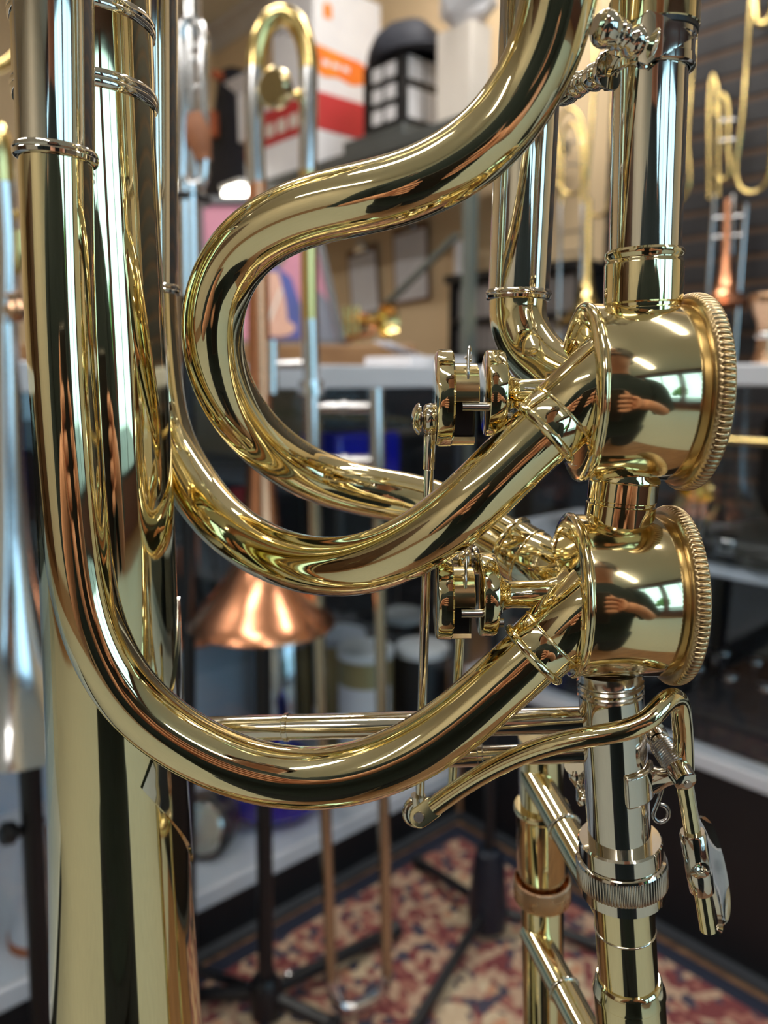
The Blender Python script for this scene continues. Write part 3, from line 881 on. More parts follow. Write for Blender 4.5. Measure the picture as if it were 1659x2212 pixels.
# ---- stop arms, flanges and stems on the left face of the valves
def stop_arm(cen, cx0, f0, f1, a0, a1, b1, RF, RS, front, cy=0.0):
    """stem + flange + notched stop arm along -X from the valve's face; positions in mm of world x"""
    c = cen - UP * cy * MM
    m = MB()
    pr = [(0, 6.8), (-2.0, 4.2), (-5, 3.35), (f1 - cx0 + 3.5, 3.25), (f1 - cx0 + 1.6, 4.0), (f1 - cx0 + 0.5, 5.8), (f1 - cx0, 7.2)]
    pr = [(a + cx0, b_) for a, b_ in pr]
    m.lathe(Vector((0, cen.y, cen.z)), Vector((1, cen.y, cen.z)), [(a * MM, b_ * MM) for a, b_ in pr], 56, cap=False)
    st = m.build('valve_stem', 'brass', TB)
    m = MB()
    for k in range(1):
        m.tube([Vector(((f1 + 4.2) * MM, cen.y - 3.0 * MM, cen.z + 1.2 * MM)), Vector(((f1 + 8) * MM, cen.y - 3.05 * MM, cen.z + 1.0 * MM))], 0.32 * MM, 10)
    m.build('stem_pin', 'steel', st)
    m = MB()
    e = 0.5
    pr = [(f0, 1e-4), (f0, RF - e), (f0 + e * .4, RF - .1), (f0 + e, RF), (f1 - .9, RF), (f1 - .3, RF - .35), (f1, RF - 1.2), (f1, 3)]
    m.lathe(Vector((0, cen.y, cen.z)), Vector((1, cen.y, cen.z)), [(a * MM, b_ * MM) for a, b_ in pr], 72, cap=False)
    fl = m.build('stop_flange', 'brass', TB)
    m = MB().lathe(Vector((0, cen.y - 6.2 * MM, cen.z - 5.0 * MM)), Vector((1, cen.y - 6.2 * MM, cen.z - 5.0 * MM)), [(f1 * MM, 1.0 * MM), ((f1 + 1.0) * MM, 1.0 * MM), ((f1 + 1.3) * MM, 1e-5)], 16, cap=False)
    m.build('screw', 'steel', fl)
    # arm: disc with a collar over its upper front half
    C = c
    m = MB()
    pr = [(a0, 1e-4), (a0, RS - .9), (a0 + .3, RS - .25), (a0 + .9, RS), (a1 - .4, RS), (a1, RS - .35), (a1, 1e-4)]
    m.lathe(Vector((0, C.y, C.z)), Vector((1, C.y, C.z)), [(a * MM, b_ * MM) for a, b_ in pr], 72, cap=False)
    arm = m.build('stop_arm', 'brass', TB)
    xr = Vector((0, -1, 0))       # toward the camera
    m = MB()
    # solid half collar, angles measured from the front, upwards
    N = 40; vs = []; fs = []
    rin, rout = 2.2, RS * 0.72
    angs = [math.radians(-4 + (188) * i / N) for i in range(N + 1)]
    for xx in (a1 - 0.2, b1):
        for rr in (rin, rout):
            for a in angs:
                vs.append(Vector((xx * MM, C.y - rr * MM * math.cos(a), C.z + rr * MM * math.sin(a))))
    W_ = N + 1
    for i in range(N):
        q = lambda b_: b_ * W_ + i
        fs += [(q(1), q(1) + 1, q(3) + 1, q(3)), (q(0), q(2), q(2) + 1, q(0) + 1), (q(2), q(3), q(3) + 1, q(2) + 1), (q(0), q(0) + 1, q(1) + 1, q(1))]
    for i in (0, N):
        fs.append((0 * W_ + i, 1 * W_ + i, 3 * W_ + i, 2 * W_ + i))
    m.add(vs, fs).build('stop_collar', 'brass_satin', arm, bevel=0.00025)
    # thin lip along the bottom
    N = 24; vs = []; fs = []
    angs = [math.radians(-118 + 58 * i / N) for i in range(N + 1)]
    for xx in (a1 - 0.2, b1 - 0.6):
        for rr in (RS - 1.25, RS - 0.2):
            for a in angs:
                vs.append(Vector((xx * MM, C.y - rr * MM * math.cos(a), C.z + rr * MM * math.sin(a))))
    W_ = N + 1
    for i in range(N):
        q = lambda b_: b_ * W_ + i
        fs += [(q(1), q(1) + 1, q(3) + 1, q(3)), (q(0), q(2), q(2) + 1, q(0) + 1), (q(2), q(3), q(3) + 1, q(2) + 1), (q(0), q(0) + 1, q(1) + 1, q(1))]
    for i in (0, N):
        fs.append((0 * W_ + i, 1 * W_ + i, 3 * W_ + i, 2 * W_ + i))
    m = MB().add(vs, fs); m.build('stop_lip', 'brass_satin', arm)
    # black bumper inside, steel pin and small wire spring
    m = MB().lathe(Vector((0, C.y, C.z)), Vector((1, C.y, C.z)), [(a1 * MM, 6.8 * MM), ((f0 - .6) * MM, 6.8 * MM)], 40, a0=0, a1=2 * PI)
    m = MB()
    m.box(Vector((a1 * MM, C.y - 3.5 * MM, C.z - 8.6 * MM)), Vector(((b1 - a1 - .4) * MM, 0, 0)), Vector((0, 7 * MM, 0)), Vector((0, 0, 8.2 * MM)))
    m.build('bumper', 'black_rubber', arm, bevel=0.0006)
    m = MB().tube([Vector(((a1 + 1.6) * MM, C.y - 8.0 * MM, C.z - 1.6 * MM)), Vector(((f0 + .6) * MM, C.y - 7.6 * MM, C.z - 1.6 * MM))], 0.95 * MM, 24)
    m.build('stop_pin', 'steel', fl)
    x0 = (a1 + b1) / 2 + 0.2
    m = MB().tube([Vector((x0 * MM, C.y - 5.5 * MM, C.z + 3.0 * MM)), Vector((x0 * MM, C.y - 6.4 * MM, C.z + 5.6 * MM)), Vector(((x0 + .1) * MM, C.y - 5.0 * MM, C.z + 8.4 * MM)), Vector(((x0 + .5) * MM, C.y - 3.0 * MM, C.z + 11.2 * MM)),
                   Vector(((x0 + .9) * MM, C.y - 1.2 * MM, C.z + 10.6 * MM)), Vector(((x0 + .8) * MM, C.y - 2.2 * MM, C.z + 8.3 * MM)), Vector(((x0 - .3) * MM, C.y - 3.2 * MM, C.z + 9.2 * MM))], 0.36 * MM, 10, 40)
    m.build('spring_wire', 'steel', arm)
    return arm
arm1 = stop_arm(cen1, 43.6, 22.9, 27.2, 11.6, 15.4, 20.9, 9.7, 10.9, 1, cy=1.1)
arm2 = stop_arm(cen2, 43.0, 22.6, 26.6, 12.2, 16.0, 21.0, 9.9, 10.1, 1, cy=0.6)

def ball_joint(c, down, side):
    """ball on the stop arm: screw head to the left (side=-1) or right (side=1) of the ball"""
    t = MB().lathe(c - XA * 1.75 * MM, c + XA, [(0, 2.2 * MM), (0.25 * MM, 3.0 * MM), (0.8 * MM, 3.5 * MM), (1.7 * MM, 3.75 * MM), (2.5 * MM, 3.65 * MM), (3.2 * MM, 3.2 * MM), (3.5 * MM, 2.3 * MM)], 48)
    b_ = t.build('ball_joint', 'nickel', TB)
    h = c + XA * side * 2.1 * MM
    m = MB().lathe(h, h + XA * side, [(0, 3.1 * MM), (0.35 * MM, 3.1 * MM), (0.4 * MM, 3.7 * MM), (0.7 * MM, 3.8 * MM), (1.3 * MM, 3.3 * MM), (2.0 * MM, 2.1 * MM), (2.3 * MM, 0.8 * MM), (2.35 * MM, 1e-5)], 40)
    m.build('screw_head', 'nickel', b_)
    m = MB().tube([c - XA * 3.4 * MM, c + XA * 3.4 * MM], 1.6 * MM, 16); m.build('screw_shank', 'steel', b_)
    return b_
bj1 = P(929, 905, 181)
ball_joint(bj1, None, -1)
r_a = bj1 - UP * 3.2 * MM; r_b = P(906, 1748, 199)
rd = (r_b - r_a).normalized()
m = MB().lathe(r_a, r_b, [(0, 1e-5), (0.1 * MM, 1.0 * MM), (0.9 * MM, 1.42 * MM), (8.6 * MM, 1.42 * MM), (8.8 * MM, 1.1 * MM), (9.0 * MM, 1.2 * MM), ((r_b - r_a).length, 1.15 * MM)], 32)
m.build('link_rod', 'nickel', TB)
bj2 = P(1002, 1208, 190)
ball_joint(bj2, None, 1)
r2a = bj2 - UP * 2.5 * MM; r2b = P(975, 1720, 206)
MB().lathe(r2a, r2b, [(0, 1e-5), (0.1 * MM, 1.0 * MM), (8.6 * MM, 1.4 * MM), (8.8 * MM, 1.2 * MM), ((r2b - r2a).length, 1.15 * MM)], 32).build('link_rod', 'brass', TB)

# ---- lower main tube below the valves, nut and hand slide
l0 = cen2 + XA * 54.4 * MM - UP * 17.5 * MM
lo_ax = Q(1344, 1900, GO)
ld = (lo_ax - l0).normalized()
def lz(py):                        # point on the lower tube's axis at pixel row py
    best = min((abs(proj(l0 + ld * (i * 0.25 * MM))[1] - py), i) for i in range(1200))[1]
    return l0 + ld * (best * 0.25 * MM)
m = MB()
th = [(-2, 7.6), (0, 7.6), (0.6, 7.95), (1.2, 7.6), (1.8, 7.95), (2.4, 7.6), (3.0, 7.95), (3.6, 7.75), (4.0, 7.9)]
m.lathe(lz(1462), lz(1600), [(a * MM, b_ * MM) for a, b_ in th], 64, cap=False); m.build('thread_collar', 'nickel_satin', TB)
MB().tube([lz(1475), lz(1850)], 7.75 * MM, 64).build('slide_receiver', 'nickel', TB)
n0 = lz(1808)
pr = [(0, 7.6), (0, 9.9), (0.5, 10.3), (4.6, 10.3), (4.9, 9.9), (5.2, 10.9), (5.8, 11.1)]
m = MB().lathe(n0, n0 + ld, [(a * MM, b_ * MM) for a, b_ in pr], 96, cap=False)
nut = m.build('slide_lock_nut', 'nickel', TB)
T2 = 84
def md2(a, i):
    ph = (a * T2 / (2 * PI)) % 1.0
    return 1 - 0.022 * math.exp(-((ph - .5) / .2) ** 2)
m = MB().lathe(n0 + ld * 5.8 * MM, n0 + ld * 20 * MM, [(0, 11.1 * MM), (0.4 * MM, 11.25 * MM), (5.8 * MM, 11.25 * MM), (6.2 * MM, 11.0 * MM), (6.2 * MM, 8 * MM)], T2 * 6, cap=False, mod=md2)
m.build('knurled_band', 'nickel_satin', nut, ang=60)
m = MB().lathe(n0 + ld * 12.0 * MM, n0 + ld * 20 * MM, [(0, 8 * MM), (0, 10.4 * MM), (3.2 * MM, 10.4 * MM), (3.6 * MM, 9.9 * MM), (3.6 * MM, 6 * MM)], 96, cap=False)
m.build('nut_skirt', 'nickel', nut)
q0 = lz(1935)
MB().tube([q0, lz(2200)], 7.55 * MM, 64).build('slide_tube', 'brass', TB)
m = MB().ring(lz(2003), ld, 7.5 * MM, 0.3 * MM, 64); m.build('joint_line', 'nickel', TB)
q1 = lz(2108)
pr = [(0, 7.5), (0, 7.9), (0.5, 8.3), (1.1, 8.5), (2.2, 8.7), (3.8, 9.2), (4.4, 9.25), (4.9, 8.9), (5.3, 9.0), (60, 9.0)]
MB().lathe(q1, q1 + ld, [(a * MM, b_ * MM) for a, b_ in pr], 72, cap=False).build('slide_cork_barrel', 'brass', TB)

# back leg of the hand slide, with ring, knurl and two cross braces to the front leg
back = [P(1168, 1560, 244), P(1160, 1730, 250), P(1166, 1960, 259), P(1166, 2300, 275)]
bd = (back[3] - back[1]).normalized()
def bz(py):
    b0 = back[0]
    best = min((abs(proj(b0 + bd * (i * 0.5 * MM))[1] - py), i) for i in range(-60, 600))[1]
    return b0 + bd * (best * 0.5 * MM)
MB().tube([bz(1590), bz(2400)], 7.1 * MM, 48).build('slide_tube', 'brass', TB)
pr = [(0, 7.1), (0, 8.6), (0.6, 9.0), (1.6, 9.0), (2.2, 8.5), (3.2, 8.2), (26, 8.2), (26.4, 8.0), (26.4, 7)]
MB().lathe(bz(1738), bz(2400), [(a * MM, b_ * MM) for a, b_ in pr], 56, cap=False).build('slide_cork_barrel', 'brass', TB)
T3 = 72
def md3(a, i):
    ph = (a * T3 / (2 * PI)) % 1.0
    return 1 - 0.025 * math.exp(-((ph - .5) / .2) ** 2)
m = MB().lathe(bz(1893), bz(2400), [(0, 8.9 * MM), (0.4 * MM, 9.4 * MM), (1.0 * MM, 9.5 * MM), (7.4 * MM, 9.5 * MM), (8 * MM, 9.2 * MM), (8 * MM, 7 * MM)], T3 * 6, cap=False, mod=md3)
m.build('knurled_nut', 'bronze', TB, ang=60)
def slide_brace(p0, p1, r):
    m = MB().tube([p0, p1], r, 48)
    o = m.build('slide_brace', 'brass', TB)
    c = p0.lerp(p1, 0.45); m = MB(); m.ring(c, p1 - p0, r, 0.7 * MM, 48); m.build('brace_ring', 'nickel', o)
slide_brace(P(1152, 1672, 247), P(1318, 1960, 203), 4.6 * MM)
slide_brace(P(1150, 2010, 262), P(1320, 2330, 215), 4.6 * MM)

# long outer tubes and bow of the hand slide, below the picture
fs0 = q1 + ld * 0.055; bs0 = bz(2300)
sdn = Vector((0, 0, -1)); fs1 = fs0 + ld * 0.40; bs1 = bs0 + (fs1 - fs0)
MB().tube([fs0, fs1], 7.8 * MM, 40).build('outer_slide', 'brass', TB)
MB().tube([bs0, bs1], 7.6 * MM, 40).build('outer_slide', 'brass', TB)
cc = (fs1 + bs1) / 2; hw_ = (fs1 - bs1) / 2
MB().sweep(spline([fs1 - ld * .01] + [cc + hw_ * math.cos(PI * k / 8) + ld * (hw_.length * math.sin(PI * k / 8)) for k in range(9)] + [bs1 - ld * .01], 80, 2), 7.7 * MM, 32).build('slide_bow', 'brass', TB)

# ---- braces between bell and lower main tube
def rod_brace(p0, p1, r, kf):
    o = MB().tube([p0, p1], r, 40).build('bell_brace', 'nickel', TB)
    c = p0.lerp(p1, kf); a = (p1 - p0).normalized()
    m = MB(); collar(m, c, a, 1.5 * MM, r + 0.35 * MM); m.build('brace_collar', 'nickel', o)
rod_brace(P(330, 1578, 212), P(1318, 1554, 189), 3.35 * MM, 0.318)
rod_brace(P(330, 1660, 216), P(1330, 1622, 190), 2.6 * MM, 0.735)
# bracket of the first lever behind the tube (left side)
m = MB()
m.tube([P(1240, 1652, 198), P(1252, 1648, 204)], 2.6 * MM, 24)
m.tube([P(1243, 1660, 199), P(1252, 1700, 199), P(1266, 1735, 198)], lambda s: (1.6 + 0.5 * math.sin(s * 9)) * MM, 20, 24)
m.build('lever_bracket', 'nickel', TB, ang=60)

# ---- second valve lever: flat-ended rod, arched over the tube, hinged on a saddle, with thumb paddle
lev = [P(938, 1742, 190), P(1000, 1698, 187), P(1090, 1647, 182), P(1180, 1612, 177), P(1270, 1592, 173), P(1350, 1577, 171), P(1405, 1550, 171), P(1438, 1515, 173), P(1462, 1510, 176), P(1472, 1545, 179), P(1476, 1600, 183), P(1478, 1660, 186)]
lv = MB().sweep(spline(lev, 150, 6), 2.35 * MM, 32).build('valve_lever', 'brass', TB)
m = MB()
e0 = P(905, 1766, 191)
ldv = (lev[0] - e0).normalized()
vdir = (CAM - e0).normalized(); sdir = ldv.cross(vdir).normalized()
out = []
for k in range(13):
    a = PI / 2 + PI * k / 12
    out.append(e0 + ldv * (2.6 * MM * math.cos(a)) + sdir * (2.6 * MM * math.sin(a)))
out += [e0 + ldv * 5.4 * MM - sdir * 2.6 * MM, e0 + ldv * 5.4 * MM + sdir * 2.6 * MM]
m.plate(out, -vdir, 2.2 * MM); m.build('lever_end', 'brass', lv, bevel=0.0003)
m = MB().lathe(e0 - vdir * 3 * MM, e0 + vdir, [(0, 1.35 * MM), (3.6 * MM, 1.35 * MM), (3.9 * MM, 1.15 * MM), (3.9 * MM, 1e-5)], 24); m.build('screw', 'steel', lv)
# joint socket behind the lever end
jb = P(903, 1752, 199)
m = MB(); m.ring(jb, vdir + sdir * .6, 3.1 * MM, 1.2 * MM, 40); m.lathe(jb - UP * 0.5 * MM, jb + UP, [(0, 1.9 * MM), (5 * MM, 1.9 * MM)], 24)
m.build('link_socket', 'nickel', TB)
# saddle
sa = lz(1676)
toc = CAM - sa; toc = (toc - ld * toc.dot(ld)).normalized()
rt = Vector((1, 0, 0)); rt = (rt - ld * rt.dot(ld) - toc * rt.dot(toc)).normalized()
N = 20; vs = []; fs = []
prof_h = 4.1
for lay in (7.8, 9.0):
    for i in range(2):
        for k in range(N + 1):
            ph = math.radians(14 + 86 * k / N)
            vs.append(sa + ld * ((i * 2 - 1) * prof_h * MM) + (toc * math.cos(ph) + rt * math.sin(ph)) * lay * MM)
W_ = N + 1
for k in range(N):
    fs += [(k, k + 1, W_ + k + 1, W_ + k), (2 * W_ + k, 2 * W_ + k + 1, 3 * W_ + k + 1, 3 * W_ + k), (k, k + 1, 2 * W_ + k + 1, 2 * W_ + k), (W_ + k, W_ + k + 1, 3 * W_ + k + 1, 3 * W_ + k)]
for k in (0, N):
    fs.append((k, W_ + k, 3 * W_ + k, 2 * W_ + k))
sad = MB().add(vs, fs).build('lever_saddle', 'nickel', TB, bevel=0.0006)
hz0 = P(1478, 1682, 181); hz1 = P(1418, 1590, 193)
hd = (hz1 - hz0).normalized()
m = MB()
ar0 = sa + rt * 8.4 * MM + toc * 1.0 * MM
m.sweep([ar0.lerp(hz0 + hd * 1.5 * MM, k_ / 16) for k_ in range(17)], lambda s: (3.6 - 1.5 * math.sin(s * PI * .75)) * MM, 28, sx=0.75)
m.build('saddle_arm', 'nickel', sad)
m = MB().lathe(hz0 - hd * 1.5 * MM, hz1, [(0, 1e-5), (0, 2.0 * MM), (0.5 * MM, 2.75 * MM), (4.6 * MM, 3.0 * MM), (5.0 * MM, 2.6 * MM)], 40); m.build('hinge', 'nickel', sad)
m = MB().lathe(hz0 - hd * 2.0 * MM, hz1, [(0, 1e-5), (0, 0.9 * MM), (1 * MM, 1.0 * MM)], 20); m.build('hinge_screw', 'steel', sad)
m = MB().lathe(hz1 - hd * 5 * MM, hz1 + hd, [(0, 2.0 * MM), (3.5 * MM, 2.2 * MM), (3.7 * MM, 2.7 * MM), (5 * MM, 2.8 * MM), (5.4 * MM, 2.2 * MM), (6.2 * MM, 2.2 * MM), (6.5 * MM, 2.9 * MM), (8.4 * MM, 3.0 * MM), (8.8 * MM, 2.2 * MM)], 32); m.build('hinge_tube', 'nickel', sad)
coil = []
cx, cy, _ = frame(hd)
L = 7.6 * MM
for i in range(0, 16 * 11 + 1):
    a = 2 * PI * i / 16
    coil.append(hz0 + hd * (3.4 * MM + L * i / (16 * 11)) + (cx * math.cos(a) + cy * math.sin(a)) * 2.75 * MM)
MB().sweep(coil, 0.36 * MM, 8).build('coil_spring', 'steel', lv)
wire = [P(1432, 1698, 188), P(1424, 1725, 188), P(1415, 1748, 188), P(1412, 1764, 188), P(1424, 1775, 188), P(1439, 1770, 188), P(1444, 1754, 188), P(1437, 1741, 188), P(1426, 1738, 188)]
MB().sweep(spline(wire, 60), 0.55 * MM, 10).build('spring_end', 'steel', lv)
# lower half of the lever and the thumb paddle
p0, p1 = P(1476, 1675, 184), P(1530, 2008, 190)
MB().tube([p0, p1], 2.0 * MM, 32).build('paddle_rod', 'brass', lv)
pd1 = (p1 - p0).normalized()
h0 = p0.lerp(p1, 0.355); h1 = p0.lerp(p1, 0.75)
HL = (h1 - h0).length
pad = MB().lathe(h0, h1, [(0, 2.0 * MM), (0, 2.8 * MM), (0.5 * MM, 3.1 * MM), (HL * .7, 3.1 * MM), (HL - .5 * MM, 2.9 * MM), (HL, 2.5 * MM), (HL, 1.8 * MM)], 32).build('paddle_clamp', 'nickel', lv)
sc0 = P(1517, 1878, 184)
m = MB().lathe(sc0 - vdir * 3 * MM, sc0 + vdir, [(0, 2.6 * MM), (2.6 * MM, 1.9 * MM), (3.4 * MM, 1.75 * MM), (3.7 * MM, 1.5 * MM), (3.5 * MM, 0.8 * MM), (2.6 * MM, 0.7 * MM), (2.6 * MM, 1e-5)], 28); m.build('clamp_screw', 'nickel', lv)
# paddle plate: a curved leaf, edge-on to the viewer
pts = [P(1506, 1768, 192), P(1520, 1800, 196), P(1534, 1850, 199), P(1548, 1905, 200), P(1557, 1955, 200), P(1558, 1990, 198), P(1546, 2006, 196)]
path = spline(pts, 40)
vs = []; fs = []
side = Vector((0.62, 0.78, 0.0)).normalized()
NP = len(path)
for i, p in enumerate(path):
    s = i / (NP - 1)
    hw = 5.2 * MM * (math.sin(PI * min(1, max(0.0, 0.04 + s * 0.94))) ** 0.5)
    d = (path[min(NP - 1, i + 1)] - path[max(0, i - 1)]).normalized()
    nn = d.cross(side).normalized()
    for k in range(9):
        u = -1 + 2 * k / 8
        q = p + side * (hw * u) + nn * (0.7 * MM * u * u)
        vs.append(q + nn * 0.55 * MM); vs.append(q - nn * 0.55 * MM)
for i in range(NP - 1):
    for k in range(8):
        a = (i * 9 + k) * 2; b_ = ((i + 1) * 9 + k) * 2
        fs += [(a, a + 2, b_ + 2, b_), (a + 1, b_ + 1, b_ + 3, a + 3)]
    for k in (0, 8):
        a = (i * 9 + k) * 2; b_ = ((i + 1) * 9 + k) * 2
        fs.append((a, b_, b_ + 1, a + 1))
for i in (0, NP - 1):
    for k in range(8):
        a = (i * 9 + k) * 2
        fs.append((a, a + 1, a + 3, a + 2))
MB().add(vs, fs).build('thumb_paddle', 'nickel', lv)

# stand carrying the trombone by its bell (below the picture)
bz_end = bpath[-1]
ts = thing('trombone_stand', Vector((bz_end.x, bz_end.y, 0)), 'black tripod stand holding the big gold trombone by its bell', 'stand')
top = bpath[168]
base = Vector((bz_end.x, bz_end.y, 0.16))
MB().tube([base, bpath[184]], 0.009, 20).build('pole', 'black_metal', ts)
MB().lathe(bpath[188], bpath[172], [(0, 0.03), (0.01, 0.032), (0.03, 0.022), (0.035, 0.0001)], 32).build('bell_rest', 'black_rubber', ts)
for k in range(3):
    a = math.radians(90 + 120 * k + 25)
    MB().tube([base + UP * 0.12, base + UP * 0.02 + Vector((math.cos(a), math.sin(a), 0)) * 0.06, Vector((base.x + math.cos(a) * 0.26, base.y + math.sin(a) * 0.26, 0.009))], 0.008, 12, 16).build('leg', 'black_metal', ts)

# ================================================================== BACKGROUND
def box3(o, wl, wr, h):
    """box whose nearest upright edge stands at o; wl runs left and away (-E1), wr right and away (-E2)"""
    return MB().box(o, -E1 * wl, -E2 * wr, UP * h)
def pxm(px_w, p):                  # width in pixels at point p -> metres
    return px_w * proj(p)[2] / F

# ---------------- trombone with the copper bell on its stand
YB = 1.05
def wp(*pts):
    return [W(x, y, YB) for x, y in pts]
bt = thing('trombone', W(565, 1345, YB), 'slim trombone with a copper bell, standing bell down on a black stand', 'trombone')
p_t, p_b = W(556, 395, YB), W(566, 1345, YB)
Lb = (p_b - p_t).length
prof = []
for py, hw in ((395, 19), (500, 20), (700, 22), (900, 26), (1020, 31), (1100, 38), (1160, 48), (1210, 64), (1250, 86), (1285, 113), (1315, 138), (1338, 156), (1345, 158), (1338, 154), (1310, 132)):
    prof.append((Lb * (py - 395) / 950.0, pxm(hw, p_b)))
MB().lathe(p_t, p_b, prof, 64, cap=False).build('bell', 'copper', bt)
MB().tube(wp((552, 148), (550, 300), (556, 405)), 0.0125, 24, 12).build('slide_leg', 'bg_silver', bt)
cr = MB().sweep(spline([W(609.5 - 57.5 * math.cos(a_), 150 - 118 * math.sin(a_), YB) for a_ in [PI * k / 14 for k in range(15)]], 70, 4), 0.0125, 24).build('tuning_crook', 'bg_brass', bt)
MB().tube(wp((667, 148), (665, 370)), 0.0118, 20).build('slide_leg', 'bg_silver', bt)
MB().tube(wp((665, 365), (669, 700)), 0.0112, 20).build('neck_tube', 'bg_brass', bt)
MB().tube(wp((669, 690), (676, 1010)), 0.0122, 20).build('slide_receiver', 'bg_silver', bt)
MB().lathe(W(671, 822, YB), W(672, 860, YB), [(0, 0.012), (0, 0.018), (0.012, 0.019), (0.02, 0.019), (0.021, 0.013)], 32).build('slide_lock_nut', 'bg_silver', bt)
MB().tube(wp((676, 1000), (716, 2125)), 0.0090, 16).build('slide_tube', 'slide_brass', bt)
MB().tube(wp((811, 838), (815, 1010)), 0.0112, 16).build('mouthpipe', 'bg_silver', bt)
MB().tube(wp((815, 1000), (836, 2115)), 0.0090, 16).build('slide_tube', 'slide_brass', bt)
for py, xa, xb in ((880, 674, 812), (996, 676, 814)):
    b_ = MB().tube(wp((xa, py), (xb, py)), 0.0072, 16).build('slide_brace', 'bg_silver', bt)
    MB().lathe(W((xa + xb) / 2 - 8, py, YB), W((xa + xb) / 2 + 8, py, YB), [(0, 0.0075), (0.002, 0.0095), (0.008, 0.0095), (0.01, 0.0075)], 20).build('brace_ring', 'bg_silver', b_)
MB().sweep(spline(wp((716, 2115), (722, 2150), (748, 2176), (790, 2165), (825, 2140), (836, 2105)), 40, 3), 0.0095, 16).build('slide_bow', 'chrome', bt)
MB().tube(wp((560, 788), (672, 786)), 0.006, 14).build('bell_brace', 'bg_silver', bt)
MB().tube(wp((586, 735), (586, 850)), 0.010, 14).build('brace_foot', 'bg_silver', bt)
cw = W(596, 197, YB - 0.02)
MB().lathe(cw + Vector((-.004, -.014, 0)), cw + Vector((.022, .026, .004)), [(0, 1e-5), (0, 0.020), (0.003, 0.0235), (0.012, 0.0235), (0.015, 0.020), (0.03, 0.012), (0.033, 1e-5)], 40).build('counterweight', 'brass_satin', cr)
MB().tube([cw + Vector((.02, .02, 0)), W(667, 195, YB)], 0.006, 12).build('weight_stem', 'bg_brass', cr)
# its stand
sb = W(573, 2120, YB); sb.z = 0.0
st = thing('instrument_stand', sb, 'black tripod stand under the copper trombone bell', 'stand')
ptop = W(566, 1300, YB)
MB().tube([Vector((sb.x, sb.y, 0.03)), ptop], 0.0125, 20).build('pole', 'black_metal', st)
MB().lathe(W(566, 1330, YB), W(566, 1290, YB), [(0, 0.02), (0, 0.05), (0.008, 0.05), (0.03, 0.03), (0.032, 0.01)], 32).build('bell_rest', 'black_rubber', st)
MB().lathe(Vector((sb.x, sb.y, 0.02)), Vector((sb.x, sb.y, 1)), [(0, 0.012), (0, 0.024), (0.05, 0.026), (0.065, 0.018), (0.065, 0.012)], 24).build('hub', 'black_metal', st)
for q in (FL(395, 2150, 0.025), FL(850, 2010, 0.025), FL(720, 2215, 0.025)):
    lg = MB().tube([Vector((sb.x, sb.y, 0.055)), q], 0.011, 12).build('leg', 'black_metal', st)
    MB().lathe(q - (q - sb).normalized() * 0.02, q, [(0, 0.012), (0.002, 0.0145), (0.03, 0.0145), (0.032, 0.01)], 16).build('rubber_foot', 'black_rubber', lg)
    s_ = Vector((sb.x, sb.y, 0.06)).lerp(q, 0.16) + UP * 0.008
    MB().lathe(s_, s_ + UP, [(0, 0.006), (0.004, 0.006), (0.007, 0.003), (0.008, 1e-5)], 12).build('screw', 'chrome', lg)

# ---------------- second black stand, nearer the case corner
hb = FL(1052, 2010, 0.0085)
st = thing('instrument_stand', hb, 'low black tripod stand with a thick blue-black hub, on the rug by the case corner', 'stand')
MB().lathe(hb + UP * 0.015, hb + UP, [(0, 0.02), (0, 0.034), (0.03, 0.036), (0.10, 0.030), (0.145, 0.024), (0.150, 0.012)], 32).build('hub', 'stand_blue', st)
MB().tube([hb + UP * 0.10, hb + UP * 0.72], 0.0095, 16).build('pole', 'black_metal', st)
for q in (FL(850, 2290, 0.021), FL(905, 1862, 0.021), FL(1290, 2040, 0.021)):
    lg = MB().tube([hb + UP * 0.05, q], 0.009, 12).build('leg', 'black_metal', st)
    MB().lathe(q - (q - hb).normalized() * 0.02, q, [(0, 0.010), (0.002, 0.0115), (0.03, 0.0115), (0.032, 0.008)], 16).build('rubber_foot', 'black_rubber', lg)

# ---------------- silver-belled trombone at the left edge
YL = 0.88
def wl(*pts):
    return [W(x, y, YL) for x, y in pts]
t = thing('trombone', W(40, 1560, YL), 'trombone with a bright silver bell, cut by the left edge of the picture', 'trombone')
p_t, p_b = W(14, 700, YL), W(30, 1572, YL)
Lb = (p_b - p_t).length
prof = [(Lb * (py - 700) / 872.0, pxm(hw, p_b)) for py, hw in ((700, 22), (850, 26), (1000, 32), (1120, 40), (1220, 53), (1310, 72), (1390, 98), (1450, 124), (1510, 158), (1550, 185), (1572, 198), (1560, 190), (1520, 160))]
MB().lathe(p_t, p_b, prof, 72, cap=False).build('bell', 'bg_silver', t)
MB().tube(wl((8, 380), (18, 560), (14, 720)), 0.0115, 20, 14).build('slide_leg', 'bg_silver', t)
MB().sweep(spline(wl((6, 395), (2, 330), (-8, 290), (-40, 262), (-75, 290), (-82, 380)), 40, 3), 0.013, 20).build('tuning_crook', 'bg_brass', t)
MB().sweep(spline(wl((-60, 480), (-50, 560), (-20, 598), (12, 600), (36, 575), (44, 500)), 40, 3), 0.0075, 16).build('valve_loop', 'bg_brass', t)
MB().tube(wl((-60, 462), (42, 462)), 0.0048, 12).build('loop_brace', 'bg_brass', t)
MB().tube(wl((-60, 716), (26, 716)), 0.0060, 12).build('bell_brace', 'bg_brass', t)
MB().lathe(W(22, 625, YL), W(36, 690, YL), [(0, 0.004), (0.006, 0.012), (0.014, 0.010), (0.022, 0.014), (0.03, 0.012), (0.036, 0.005)], 24).build('brace_post', 'bronze', t)
MB().tube(wl((-60, 150), (10, 140), (60, 90)), 0.006, 12, 12).build('hook', 'bg_brass', t)
st0 = W(72, 2200, YL); 
